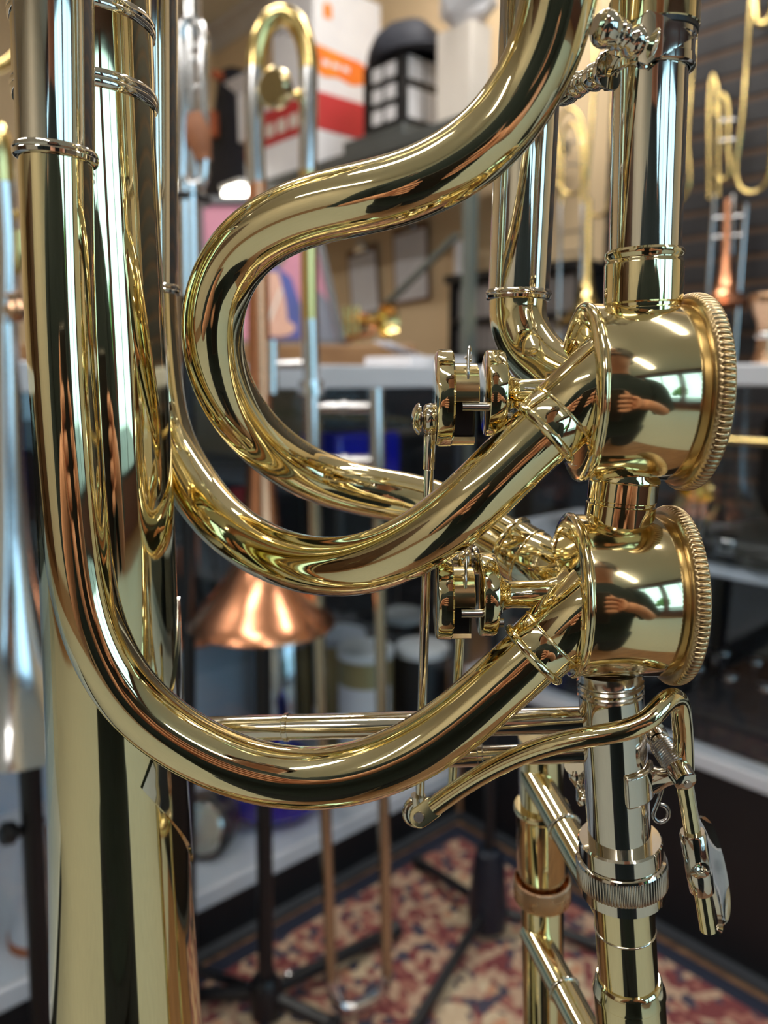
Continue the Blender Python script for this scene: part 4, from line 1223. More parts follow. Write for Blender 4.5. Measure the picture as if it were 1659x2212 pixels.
st = thing('instrument_stand', Vector((st0.x, st0.y, 0.0)), 'black stand with a clamp knob, under the silver bell at the left edge', 'stand')
MB().tube([Vector((st0.x + .006, st0.y, 0.02)), W(58, 1520, YL)], 0.0135, 16).build('pole', 'black_metal', st)
MB().lathe(W(50, 1545, YL), W(50, 1500, YL), [(0, 0.02), (0, 0.06), (0.01, 0.06), (0.03, 0.03)], 24).build('bell_rest', 'black_rubber', st)
kn = W(36, 1792, YL - 0.02)
MB().lathe(kn - Vector((.014, .01, 0)), W(70, 1792, YL), [(0, 0.010), (0.003, 0.014), (0.014, 0.014), (0.018, 0.008), (0.03, 0.006)], 20).build('clamp_knob', 'black_rubber', st)
for k in range(3):
    a = math.radians(100 + 120 * k)
    MB().tube([Vector((st0.x, st0.y, 0.09)), Vector((st0.x + .13 * math.cos(a), st0.y + .13 * math.sin(a), 0.012))], 0.010, 12).build('leg', 'black_metal', st)

# ---------------- slim silver trombone with a leather hand guard
YS = 1.05
def ws(*pts):
    return [W(x, y, YS) for x, y in pts]
t = thing('trombone', W(412, 400, YS), 'dark silver trombone with a tan leather grip, left of the copper one', 'trombone')
MB().sweep(spline(ws((393, 395), (392, 120), (396, 62), (415, 44), (434, 66), (438, 140), (440, 380), (432, 398), (412, 400), (396, 385)), 140, 2), 0.0072, 16).build('tuning_crook', 'bg_silver', t)
MB().tube(ws((405, -160), (412, 44)), 0.0125, 20).build('bell_tube', 'bg_silver', t)
MB().tube(ws((410, 60), (414, 230), (422, 385)), 0.006, 12, 12).build('neck_tube', 'bg_silver', t)
for py in (100, 128, 190):
    MB().tube(ws((388, py), (444, py)), 0.0045, 10).build('brace', 'bg_silver', t)
gp = ws((425, 245), (430, 300), (440, 348))
MB().sweep(spline(gp, 20), lambda s: 0.016 * (0.7 + 0.3 * math.sin(PI * min(1, s * 1.1))), 20, sx=0.9).build('leather_grip', 'leather_tan', t)
MB().tube(ws((414, 398), (418, 640)), 0.0085, 12).build('slide_tube', 'bg_silver', t)
MB().tube(ws((398, 398), (402, 640)), 0.0085, 12).build('slide_tube', 'bg_silver', t)
sg = W(335, 700, YS); sg.z = 0
st = thing('instrument_stand', sg, 'thin black stand under the silver trombone with the leather grip', 'stand')
MB().tube([sg + UP * 0.02, W(404, 425, YS + .02)], 0.010, 14).build('pole', 'black_metal', st)
MB().lathe(W(404, 440, YS + .02), W(404, 412, YS + .02), [(0, 0.01), (0, 0.03), (0.008, 0.032), (0.016, 0.02)], 20).build('yoke', 'black_rubber', st)
for k in range(3):
    a = math.radians(-90 + 120 * k)
    MB().tube([sg + UP * 0.10, sg + Vector((.10 * math.cos(a), .10 * math.sin(a), 0.02))], 0.008, 12).build('leg', 'black_metal', st)

# ---------------- storage rack with cartons, behind
zs = RW(680, 352, 0.55).z
sA = (RW(330, 380, 0.55) - KW).dot(E1); sB = (RW(1030, 340, 0.55) - KW).dot(E1)
ro = KW + E2 * 0.55 + E1 * sA
rk = thing('storage_rack', Vector((ro.x, ro.y, 0)), 'grey metal storage rack along the cream wall, loaded with cartons', 'rack')
MB().box(ro + UP * (zs - 0.045), E1 * (sB - sA), -E2 * 0.5, UP * 0.045).build('shelf', 'grey_metal', rk, bevel=0.004)
MB().box(ro + UP * (zs - 0.10) - E2 * 0.02, E1 * (sB - sA), -E2 * 0.03, UP * 0.055).build('shelf_rail', 'grey_metal', rk, flat=True)
for s in (sA + 0.02, sB - 0.05):
    for q in (0.52, 0.30):
        b0 = KW + E1 * s + E2 * q
        MB().box(Vector((b0.x, b0.y, 0)), E1 * 0.035, E2 * 0.035, UP * (zs - 0.04)).build('post', 'rack_bar', rk, flat=True)
a_, b_ = RW(988, 508, 0.5), RW(745, 745, 0.5)
MB().tube([a_, b_], 0.013, 10).build('diagonal_bar', 'rack_bar', rk)
zt = zs + 0.001
def on_shelf(px, off):
    p = RW(px, 330, off); return Vector((p.x, p.y, zt))
# red and white carton, tall white carton on it
k0 = on_shelf(682, 0.52)
c = thing('carton', k0, 'red and white carton lying on the rack shelf under the tall white box', 'box')
hred = (RW(682, 192, 0.52).z - zt)
box3(k0, 0.38, 0.36, hred * 0.5).build('body', 'paper_white', c, bevel=0.004)
box3(k0 + UP * hred * 0.5, 0.38, 0.36, hred * 0.5).build('red_band', 'carton_red', c, bevel=0.004)
for i in range(4):
    MB().box(k0 + UP * hred * (0.62) - E1 * (0.03 + 0.085 * i) + E2 * 0.0015, -E1 * 0.06, -E2 * 0.001, UP * hred * 0.18).build('print_bar', 'paper_warm', c, flat=True)
k1_ = k0 + UP * (hred + 0.001) - E1 * 0.01 - E2 * 0.005
c = thing('carton', k1_, 'tall white carton with an orange flame print, top of the rack', 'box')
hw_ = RW(682, -60, 0.52).z - k1_.z
box3(k1_, 0.28, 0.35, hw_).build('body', 'paper_white', c, bevel=0.004)
fo = k1_ + E1 * 0.001
outl = [(0.0, 0.02), (0.05, 0.0), (0.12, 0.02), (0.19, 0.0), (0.26, 0.03), (0.295, 0.07), (0.28, 0.13), (0.23, 0.15), (0.14, 0.155), (0.0, 0.17)]
hq = hw_ / 0.62
MB().plate([fo - E2 * a + UP * (0.09 + b_) * hq for a, b_ in outl], E1, 0.001).build('flame_print', 'print_orange', c, flat=True)
MB().plate([fo - E2 * a + UP * (0.42 + b_) * hq for a, b_ in ((0.05, 0), (0.09, 0), (0.09, 0.07), (0.07, 0.09), (0.05, 0.07))], E1, 0.001).build('small_print', 'print_orange', c, flat=True)
for i in range(3):
    MB().box(fo + E1 * 0.0015 - E2 * (0.04 + 0.05 * i) + UP * 0.155 * hq, -E2 * 0.035, E1 * 0.001, UP * 0.03 * hq).build('print_bar', 'paper_white', c, flat=True)
    MB().box(k1_ + E2 * 0.001 - E1 * (0.03 + 0.08 * i) + UP * (0.33 + .04 * i) * hq, -E1 * 0.06, E2 * 0.001, UP * 0.02 * hq).build('print_bar', 'print_orange' if i == 0 else 'cd_grey', c, flat=True)
# white flap box further left
kf = on_shelf(545, 0.54) + UP * (hred * 0.55)
kf = on_shelf(556, 0.54)
hk = RW(556, 292, 0.54).z - zt
c = thing('carton', kf, 'small red and white carton on the rack, left of the larger red one', 'box')
box3(kf, 0.10, 0.12, hk * .55).build('body', 'paper_white', c, bevel=0.004)
box3(kf + UP * hk * .55, 0.10, 0.12, hk * .45).build('red_band', 'carton_red', c, bevel=0.004)
kf = kf + UP * (hk + .001)
c = thing('carton', kf, 'small white open carton left of the tall white box, over the red one', 'box')
box3(kf, 0.15, 0.10, 0.20).build('body', 'paper_white', c, bevel=0.004)
MB().plate([kf + UP * 0.20 - E1 * 0.0 + E2 * 0.002, kf + UP * 0.20 - E1 * 0.15 + E2 * 0.002, kf + UP * 0.235 - E1 * 0.17 + E2 * 0.05, kf + UP * 0.235 + E1 * 0.01 + E2 * 0.05], UP, 0.003).build('flap', 'paper_white', c, flat=True)
# dark bag with orange patches
bg_ = on_shelf(470, 0.45)
c = thing('gig_bag', bg_, 'black gig bag with orange patches at the left end of the rack', 'bag')
m = MB()
hb_ = RW(470, 128, 0.45).z - zt
NB = 10; vs = []; fs = []
for i in range(NB + 1):
    v = i / NB
    wv = 0.24 * (1 - 0.72 * v ** 1.3); dv = 0.15 * (1 - 0.6 * v)
    cxo = -0.06 * v
    for k in range(20):
        a = 2 * PI * k / 20
        ca, sa = math.cos(a), math.sin(a)
        sq = lambda z: math.copysign(abs(z) ** 0.6, z)
        vs.append(bg_ - E2 * 0.14 + E1 * (cxo + wv * sq(ca)) + E2 * (dv * sq(sa)) + UP * (hb_ * v))
for i in range(NB):
    for k in range(20):
        fs.append((i * 20 + k, i * 20 + (k + 1) % 20, (i + 1) * 20 + (k + 1) % 20, (i + 1) * 20 + k))
fs.append(tuple(range(20))); fs.append(tuple(NB * 20 + k for k in range(20)))
m.add(vs, fs).build('body', 'dark_bag', c, ang=70)
for (px, py, w_, h_) in ((470, 163, .035, .04), (458, 268, .035, .12)):
    q = RW(px, py, 0.50 if py < 200 else 0.50)
    MB().cbox(q, E1, E2, UP, w_, 0.06, h_).build('orange_patch', 'bag_orange', c, bevel=0.012)
# black binders with white labels, black cap on top, grey box under
kg = on_shelf(872, 0.50)
hg = RW(872, 262, 0.50).z - zt
c = tag(box3(kg, 0.34, 0.30, hg).build('storage_box', 'grey_metal', bevel=0.004), 'plain dark grey storage box on the rack under the black label boxes', 'box')
kb = kg + UP * (hg + 0.001)
hb2 = RW(872, 108, 0.50).z - kb.z
c = thing('label_box', kb, 'black drawer box with rows of white labels, under the black cap', 'box')
box3(kb, 0.22, 0.27, hb2).build('body', 'black_case', c, bevel=0.004)
for i in range(2):
    z0 = (0.08 + 0.56 * i) * hb2; hh_ = (0.44 if i == 0 else 0.32) * hb2
    for j in range(3):
        MB().box(kb + E1 * 0.001 - E2 * (0.02 + 0.083 * j) + UP * z0, -E2 * 0.072, E1 * 0.002, UP * hh_).build('label_card', 'paper_white', c, flat=True)
for i in range(3):
    for j in range(2):
        MB().box(kb + E2 * 0.001 - E1 * (0.04 + 0.07 * j) + UP * (0.08 + 0.31 * i) * hb2, -E1 * 0.055, E2 * 0.002, UP * 0.2 * hb2).build('label_card', 'paper_white', c, flat=True)
ck = kb + UP * (hb2 + 0.001) - E1 * 0.10 - E2 * 0.12
c = thing('cap', ck, 'soft black cap lying on top of the black label box', 'hat')
pr = [(0, 0.15), (0.02, 0.155), (0.05, 0.15), (0.09, 0.13), (0.125, 0.09), (0.14, 0.04), (0.145, 1e-5)]
MB().lathe(ck, ck + UP, pr, 28, mod=lambda a, i: 1 + 0.06 * math.sin(3 * a + 1) + 0.04 * math.sin(5 * a)).build('crown', 'dark_bag', c, ang=80)
MB().lathe(ck + E1 * 0.06 - E2 * 0.02, ck + E1 * 0.06 - E2 * 0.02 + UP, [(0, 0.17), (0.006, 0.175), (0.012, 0.17), (0.02, 0.10)], 28).build('brim', 'dark_bag', c)
# crumpled white paper and a cardboard sleeve
kp = on_shelf(998, 0.40)
c = tag(MB().cbox(kp + UP * 0.16 - E1 * 0.0, E1, E2, UP, 0.16, 0.10, 0.32).build('cardboard_sleeve', 'paper_warm', bevel=0.005), 'beige cardboard sleeve standing at the right end of the rack', 'box')
vs = []; fs = []
rn = random.Random(3)
pc_ = kp + UP * 0.40
prof = [(0, 0.02), (0.03, 0.08), (0.07, 0.11), (0.12, 0.08), (0.16, 0.03), (0.18, 1e-5)]
tag(MB().lathe(pc_ - UP * 0.08, pc_ + UP, prof, 9, mod=lambda a, i: 0.65 + 0.6 * rn.random()).build('crumpled_paper', 'paper_white', flat=True), 'crumpled sheet of white paper on top of the cardboard sleeve', 'paper')
# lamp under the shelf
lp = RW(508, 417, 0.62)
c = thing('rack_lamp', lp, 'small bright lamp under the left end of the rack', 'lamp')
MB().cbox(lp, E1, E2, UP, 0.15, 0.05, 0.045).build('diffuser', 'lamp_white', c, bevel=0.02, segs=4)
MB().box(lp - E1 * 0.08 - E2 * 0.03 + UP * 0.023, E1 * 0.16, E2 * 0.06, UP * (zs - 0.1 - lp.z - 0.023) if zs - 0.1 - lp.z > 0.04 else UP * 0.02).build('housing', 'fixture_white', c, bevel=0.004)

# ---------------- desk, poster, clipboards, CD rack behind the counter
d0 = W(250, 790, 2.45)
ds = thing('work_bench', Vector((-.2, 2.45, 0)), 'long brown wooden work bench behind the left display case', 'bench')
zd = W(700, 744, 2.45).z
MB().box(Vector((-1.25, 2.45, zd - 0.075)), Vector((1.35, 0, 0)), Vector((0, 0.30, 0)), Vector((0, 0, 0.075))).build('top', 'wood_desk', ds, bevel=0.006)
for x in (-1.2, -0.5, 0.03):
    MB().box(Vector((x, 2.48, 0)), Vector((0.05, 0, 0)), Vector((0, 0.22, 0)), Vector((0, 0, zd - 0.075))).build('leg', 'wood_desk', ds, flat=True)
def pl(px, py, y):                 # point of the leaning poster
    return W(px, py, y)
yb, yt = 2.50, 2.66
def pp(u, v, lift=0.0):            # u 0..1 across, v 0..1 upward
    bl, br = W(432, 752, yb), W(750, 752, yb)
    tl, tr = W(425, 428, yt), W(676, 428, yt)
    return bl.lerp(br, u).lerp(tl.lerp(tr, u), v) + Vector((0, -1, 0.2)).normalized() * lift
po = thing('poster_board', pp(.5, 0), 'leaning poster of a person in blue on pink, in a dark frame', 'poster')
nrm = Vector((0, -1, 0.2)).normalized()
MB().plate([pp(0, 0), pp(1, 0), pp(1, 1), pp(0, 1)], -nrm, 0.012).build('print_panel', 'poster_pink', po, flat=True)
for a in (((0, 0), (1, 0), (1, .045), (0, .045)), ((0, .955), (1, .955), (1, 1), (0, 1)), ((0, 0), (.05, 0), (.05, 1), (0, 1)), ((.945, 0), (1, 0), (1, 1), (.945, 1))):
    MB().plate([pp(u, v, 0.0005) for u, v in a], nrm, 0.014).build('frame_bar', 'frame_grey', po, flat=True)
def flat(name, material, pts, lift):
    MB().plate([pp(u, v, lift) for u, v in pts], nrm, 0.0008).build(name, material, po, flat=True)
def oval(cu, cv, ru, rv, n=22):
    return [(cu + ru * math.cos(2 * PI * k / n), cv + rv * math.sin(2 * PI * k / n)) for k in range(n)]
flat('grey_print', 'poster_grey', [(.80, .05), (.94, .05), (.94, .3), (.88, .38), (.80, .36), (.72, .28), (.70, .05)], 0.001)
flat('hair_print', 'poster_hair', oval(.56, .66, .14, .15), 0.002)
flat('jacket_print', 'poster_blue', [(.38, .06), (.70, .06), (.73, .3), (.70, .46), (.60, .54), (.47, .54), (.37, .44), (.36, .2)], 0.003)
flat('shirt_print', 'poster_skin', [(.48, .08), (.62, .08), (.63, .3), (.61, .5), (.50, .5), (.46, .36)], 0.004)
flat('face_print', 'poster_skin', oval(.52, .64, .085, .11), 0.005)
flat('hands_print', 'poster_skin', oval(.54, .13, .13, .06), 0.006)
flat('stick_print', 'paper_warm', [(.44, .10), (.46, .09), (.62, .38), (.605, .385)], 0.007)
# clipboards on the wall
def clipboard(px, py, w_, h_, tilt, label):
    q = RW(px, py, 0.014)
    c = thing('clipboard', q, label, 'clipboard')
    X = (E1 * math.cos(tilt) + UP * math.sin(tilt)); Z = (UP * math.cos(tilt) - E1 * math.sin(tilt))
    MB().cbox(q, X, E2, Z, w_ + .03, 0.006, h_ + .03).build('board', 'clip_brown', c, bevel=0.004)
    MB().cbox(q + E2 * 0.0045 - Z * 0.01, X, E2, Z, w_, 0.002, h_ - .02).build('paper', 'paper_white', c, flat=True)
    k = q + Z * (h_ / 2 + .005) + E2 * 0.01
    MB().cbox(k, X, E2, Z, 0.08, 0.012, 0.03).build('clip', 'chrome', c, bevel=0.004)
    MB().ring(k + Z * 0.025, E2, 0.012, 0.004, 24, 8).build('clip_ring', 'chrome', c)
clipboard(786, 608, 0.19, 0.29, 0.10, 'brown clipboard with a plain sheet, hanging left of the other clipboard')
clipboard(888, 570, 0.20, 0.31, 0.06, 'brown clipboard with a sheet, hanging nearer the black disc rack')
q = RW(1003, 565, 0.12)
tag(MB().cbox(q, E1, E2, UP, 0.09, 0.02, 0.16).build('brochure', 'paper_white', bevel=0.002), 'white and pink brochure standing on top of the black disc rack', 'brochure')
# black disc rack
r0 = RW(968, 780, 0.17); r1 = RW(1245, 780, 0.17)
r0 = Vector((r0.x, r0.y, 0)); wR = (r1 - r0).dot(E1); zR = RW(968, 596, 0.17).z
c = thing('disc_rack', r0, 'black shelf unit full of discs, standing at the cream wall', 'shelf')
MB().box(r0 - E2 * 0.145, E1 * wR, -E2 * 0.012, UP * zR).build('back_board', 'black_case', c, flat=True)
for s in (0, wR - 0.018):
    MB().box(r0 + E1 * s, E1 * 0.018, -E2 * 0.145, UP * zR).build('side_board', 'black_case', c, flat=True)
zl = [RW(968, y, 0.17).z for y in (760, 690, 608)]
hsh = 0.17
for z in [zl[0] - 2 * hsh, zl[0] - hsh] + zl[:2]:
    MB().box(r0 + E1 * 0.018 + UP * (z - 0.02), E1 * (wR - 0.036), -E2 * 0.145, UP * 0.02).build('shelf', 'black_case', c, flat=True)
MB().box(r0 - E1 * 0.015 + E2 * 0.015 + UP * (zR - 0.03), E1 * (wR + 0.03), -E2 * 0.172, UP * 0.03).build('top', 'black_case', c, flat=True)
rn = random.Random(5)
for z, lb in ((zl[0], 'row of disc cases on the lower visible shelf of the black rack'), (zl[1], 'row of disc cases on the top shelf of the black rack')):
    m = MB(); m2 = MB(); s = 0.03
    while s < wR - 0.04:
        w_ = 0.0105
        (m if rn.random() < .6 else m2).box(r0 + E1 * s - E2 * (0.02 + rn.random() * .01) + UP * (z + .001), E1 * (w_ - .0015), -E2 * 0.11, UP * 0.125)
        s += w_
    o1 = m.build('disc_cases', 'cd_pale', flat=True); o1['kind'] = 'stuff'; tag(o1, lb + ', pale spines', 'discs')
    o2 = m2.build('disc_cases', 'cd_grey', flat=True); o2['kind'] = 'stuff'; tag(o2, lb + ', grey spines', 'discs')
# brass horn and papers on bench / counter
hp = W(806, 752, 2.55)
c = thing('cornet', hp, 'small brass cornet lying at the right end of the bench', 'cornet')
hp = Vector((hp.x, 2.56, zd + 0.075))
MB().lathe(hp + Vector((.05, -.05, 0)), hp + Vector((-.15, .1, .01)), [(0.004, 0.055), (0, 0.058), (0.012, 0.045), (0.035, 0.028), (0.07, 0.016), (0.14, 0.010), (0.2, 0.008)], 32, cap=False).build('bell', 'bg_brass', c)
for k in range(3):
    q = hp + Vector((-.05 - .022 * k, .02 + .016 * k, -.058))
    MB().tube([q, q + UP * 0.11], 0.0095, 14).build('valve', 'bg_brass', c)
MB().sweep(spline([hp + Vector(v) for v in ((-.13, .07, .0), (-.17, .11, -.015), (-.15, .1, -.045), (-.05, .0, -.045), (.0, -.03, -.03), (-.01, -.01, .01), (-.06, .04, .02))], 50), 0.007, 12).build('tubing', 'copper', c)
pz = LC(905, 792, 0.18)
pz = Vector((pz.x, pz.y, 1.021))
tag(MB().cbox(pz + UP * 0.011, E2, E1, UP, 0.20, 0.15, 0.022).add([], []).build('paper_stack', 'paper_white', bevel=0.002), 'low stack of white paper on the left counter top', 'paper')
pz2 = pz + E1 * 0.0 - E2 * 0.02 + UP * 0.023
tag(MB().plate([pz2, pz2 + E2 * .05 + UP * .012, pz2 + E2 * .11 + UP * .03, pz2 + E2 * .09 - E1 * .08 + UP * .035, pz2 - E1 * .09 + UP * .008], UP, 0.002).build('paper_sheet', 'paper_white', flat=True), 'curled white sheet on the paper stack on the counter', 'paper')

# ---------------- instruments hanging on the slat wall
OFF = 0.10
def rw(*pts, off=OFF):
    return [RW(x, y, off) for x, y in pts]
def wall_hook(px, py):
    return None
def hung(label, mb, silver, loops, slide, bell, braces, bellmat='bg_brass', r=0.0062, off=OFF):
    q = rw(loops[0][0], off=off)[0]
    t = thing('trombone', q, label, 'trombone', 'trombones hanging on the slat wall')
    for lp_ in loops:
        MB().sweep(spline(rw(*lp_, off=off), 16 * len(lp_), 3), r, 12).build('valve_loop', mb, t)
    for sl in slide:
        MB().tube(rw(*sl, off=off), r, 12, 10).build('slide_tube', silver, t)
    for br in braces:
        MB().tube(rw(*br, off=off), r * 0.75, 10).build('slide_brace', silver, t)
    if bell:
        bx0, by0, bx1, by1, hw = bell
        a, b2 = RW(bx0, by0, off + .06), RW(bx1, by1, off + .06)
        L = (b2 - a).length; R = pxm(hw, b2)
        MB().lathe(a, b2, [(0, .009), (L * .45, .012), (L * .65, .017), (L * .78, .027), (L * .87, R * .42), (L * .94, R * .66), (L * .985, R * .93), (L, R), (L * .985, R * .92)], 40, cap=False).build('bell', bellmat, t)
    return t
hung('brass trombone with looped tubing, hanging left of the slat wall edge', 'bg_brass', 'bg_silver',
     [[(1206, 400), (1204, 320), (1206, 262), (1226, 236), (1252, 252), (1264, 310), (1262, 390), (1245, 418), (1222, 416), (1206, 395)], [(1214, 440), (1214, 330), (1222, 275), (1238, 268), (1250, 285), (1256, 330), (1256, 440)]],
     [[(1211, 430), (1203, 900)], [(1258, 440), (1250, 900)]], (1272, 430, 1266, 700, 74), [[(1206, 308), (1262, 306)], [(1206, 356), (1262, 354)], [(1208, 504), (1256, 498)], [(1207, 548), (1255, 542)]], off=0.22)
hung('long brass slide with a U bow, hanging between the two tubes right of centre', 'bg_brass', 'bg_brass',
     [[(1286, 60), (1276, 300), (1268, 430), (1278, 462), (1300, 466), (1318, 440), (1326, 300), (1334, 60)]], [[(1286, 70), (1292, -120)], [(1334, 70), (1340, -120)]], None, [], off=0.12)
hung('trombone with a copper bell and silver slide, hanging on the black slats', 'bg_brass', 'bg_silver',
     [[(1532, 430), (1532, 300), (1534, 200), (1540, 162), (1550, 200), (1552, 330), (1552, 425)], [(1548, 250), (1552, 215), (1562, 205), (1572, 225), (1574, 330), (1570, 385), (1556, 388), (1548, 370)]],
     [[(1544, 420), (1530, 620), (1512, 900)], [(1612, 440), (1598, 620), (1585, 790)], [(1584, 420), (1580, 550)]], (1572, 430, 1566, 660, 62), [[(1540, 472), (1608, 466)], [(1538, 514), (1604, 508)], [(1556, 262), (1590, 258)], [(1554, 305), (1588, 302)]], 'copper')
hung('brass trombone hanging farthest right, its U bow above the counter', 'bg_brass', 'bg_brass',
     [[(1624, -20), (1612, 150), (1598, 300), (1590, 370), (1602, 408), (1628, 416), (1655, 396), (1668, 330), (1676, 200), (1684, -20)]], [[(1624, -10), (1630, -140)], [(1684, -10), (1690, -140)]], None, [], off=0.16)
hung('brass trombone high on the slat wall, only its lower crook in the top right corner', 'bg_brass', 'bg_brass',
     [[(1632, -60), (1632, 20), (1640, 50), (1652, 52), (1664, 40), (1672, -60)]], [[(1632, -50), (1636, -160)]], None, [], off=0.07, r=0.010)
hung('thin brass slide hanging just right of the main upright tube', 'bg_brass', 'bg_silver',
     [[(1498, -60), (1492, 200), (1486, 330), (1482, 420), (1462, 440), (1450, 420)]], [[(1498, -50), (1502, -160)]], None, [], off=0.12)
# a brass trumpet bell on the counter shelf under the slat wall
def flugel(px, py, off, hw, label):
    q = RC(px, py, off)
    c = thing('trumpet', q, label, 'trumpet')
    ax = Vector((0.1, -0.6, 0.55)).normalized()
    R = pxm(hw, q)
    MB().lathe(q, q - ax, [(0.006, R * .92), (0, R), (0.012, R * .75), (0.03, R * .48), (0.06, R * .3), (0.12, R * .18)], 36, cap=False).build('bell', 'bg_brass', c)
    MB().sweep(spline([q - ax * .11, q - ax * .16 + E1 * .02, q - ax * .15 + E1 * .06, q - ax * .05 + E1 * .07], 30), R * .17, 12).build('tubing', 'bg_brass', c)
    pg = q - ax * .06; MB().tube([pg, Vector((pg.x, pg.y, 0.673))], 0.006, 10).build('peg', 'black_metal', c)
    for k in range(3):
        MB().tube([q - ax * .09 + E1 * (.02 + .02 * k) - UP * .045, q - ax * .09 + E1 * (.02 + .02 * k) + UP * .045], R * .2, 12).build('valve', 'bg_silver', c)
flugel(1500, 1052, 0.16, 42, 'brass trumpet with its bell turned up, behind the upper knurled valve cap')
q = RW(1650, 800, 0.35); q = RC(1652, 800, 0.30); q.z = 1.020
c = thing('goblet_mute', q, 'pinkish metal cup mute standing on the right counter top', 'mute')
MB().lathe(q, q + UP, [(0, 0.022), (0.004, 0.024), (0.03, 0.018), (0.075, 0.020), (0.11, 0.034), (0.125, 0.038), (0.13, 0.036)], 28).build('cup', 'bronze', c)
MB().lathe(q + UP * 0.05, q + UP, [(0, 0.0195), (0.003, 0.022), (0.008, 0.022), (0.011, 0.0205)], 28).build('ring', 'bg_silver', c)

# ---------------- contents of the left case
ZD, ZS = 0.1205, 0.513
def onLC(px, off, z):
    p = LC(px, 1500, off); return Vector((p.x, p.y, z))
def can(px, off, z, r, h, bm, lm, label, labelled=None):
    q = onLC(px, off, z)
    c = thing('canister', q, label, 'canister', 'canisters in the left case')
    MB().lathe(q, q + UP, [(0, r * .96), (0.003, r), (h - .003, r), (h, r * .97)], 36).build('body', bm, c)
    MB().lathe(q + UP * (h - .012), q + UP, [(0, r), (0, r * 1.04), (0.016, r * 1.04), (0.019, r), (0.019, 1e-5)], 36).build('lid', lm, c)
    if labelled:
        MB().lathe(q + UP * h * .12, q + UP, [(0, r * 1.005), (h * .62, r * 1.005)], 20, cap=False, a0=PI * 1.05, a1=PI * 1.85, xref=Vector((1, 0, 0))).build('paper_label', labelled, c)
can(912, 0.10, ZD, 0.060, 0.262, 'black_case', 'lid_white', 'black canister with a white lid, rightmost in the left case')
can(790, 0.15, ZD, 0.062, 0.275, 'gold_label', 'lid_white', 'gold canister with a white lid and white paper label, in the left case', 'paper_white')
can(868, 0.33, ZD, 0.060, 0.255, 'black_case', 'lid_white', 'black canister with a white lid behind the gold one')
can(735, 0.30, ZD, 0.062, 0.262, 'gold_label', 'shelf_white', 'olive gold canister with a blue-grey lid behind the copper trombone slide')
can(612, 0.40, ZD, 0.075, 0.28, 'bg_silver', 'bg_silver', 'shiny steel canister left of the gold one in the case')
def straight_mute(px, off, z, r, h, bm, cm, label):
    q = onLC(px, off, z)
    c = thing('mute', q, label, 'mute', 'mutes in the left case')
    MB().lathe(q, q + UP, [(0, r * .9), (0.004, r), (0.012, r), (h * .5, r * .62), (h * .85, r * .42), (h, r * .40), (h + .002, r * .3)], 32).build('body', bm, c)
    MB().lathe(q - UP * 0, q + UP, [(0, r * .5), (0, r * 1.02), (0.014, r * 1.02), (0.016, r * .98)], 32).build('base_band', cm, c)
    for k in range(3):
        a = 2 * PI * k / 3 + 0.4
        d = Vector((math.cos(a), math.sin(a), 0))
        MB().cbox(q + UP * h * .75 + d * r * .47, d, UP.cross(d), UP, r * .12, r * .18, h * .35).build('cork_strip', 'cork', c, bevel=0.002)
for i, (px, off, rr, hh_, bm, lb) in enumerate(((415, 0.16, 0.045, 0.20, 'black_case', 'tall black mute on the glass case shelf, beside the copper bell'),
      (448, 0.28, 0.045, 0.22, 'black_case', 'black mute behind the tall black one on the case shelf'),
      (528, 0.20, 0.042, 0.17, 'black_case', 'short black mute on the case shelf, hidden by the copper bell flare'))):
    straight_mute(px, off, ZS, rr, hh_, bm, 'cork', lb)
straight_mute(48, 0.075, ZD, 0.050, 0.20, 'chrome', 'cork', 'silver cone mute with an orange base, low in the case at far left')
# dark round mute lying with a silver face, cobalt bowl
q = onLC(415, 0.085, ZD + 0.062)
c = thing('cup_mute', q, 'black round mute lying on its side with a pale silver face', 'mute')
ax = (Vector((-.25, -1, .25))).normalized()
MB().lathe(q, q - ax, [(0, 0.055), (0.005, 0.060), (0.05, 0.058), (0.09, 0.04), (0.12, 0.02), (0.125, 1e-5)], 36).build('body', 'black_rubber', c)
MB().lathe(q + ax * 0.004, q - ax, [(0, 1e-5), (0, 0.046), (0.004, 0.050)], 36, cap=False).build('face_disc', 'nickel_satin', c)
q = onLC(585, 0.14, ZD)
c = thing('plunger_mute', q, 'large cobalt blue bowl-shaped mute on the case floor', 'mute')
MB().lathe(q, q + UP, [(0, 0.06), (0.005, 0.085), (0.03, 0.108), (0.07, 0.110), (0.10, 0.095), (0.125, 0.06), (0.135, 1e-5)], 48).build('bowl', 'cobalt', c)
MB().lathe(q + UP * 0.132, q + UP, [(0, 0.02), (0.01, 0.018), (0.02, 0.022), (0.024, 1e-5)], 24).build('knob', 'cobalt', c)
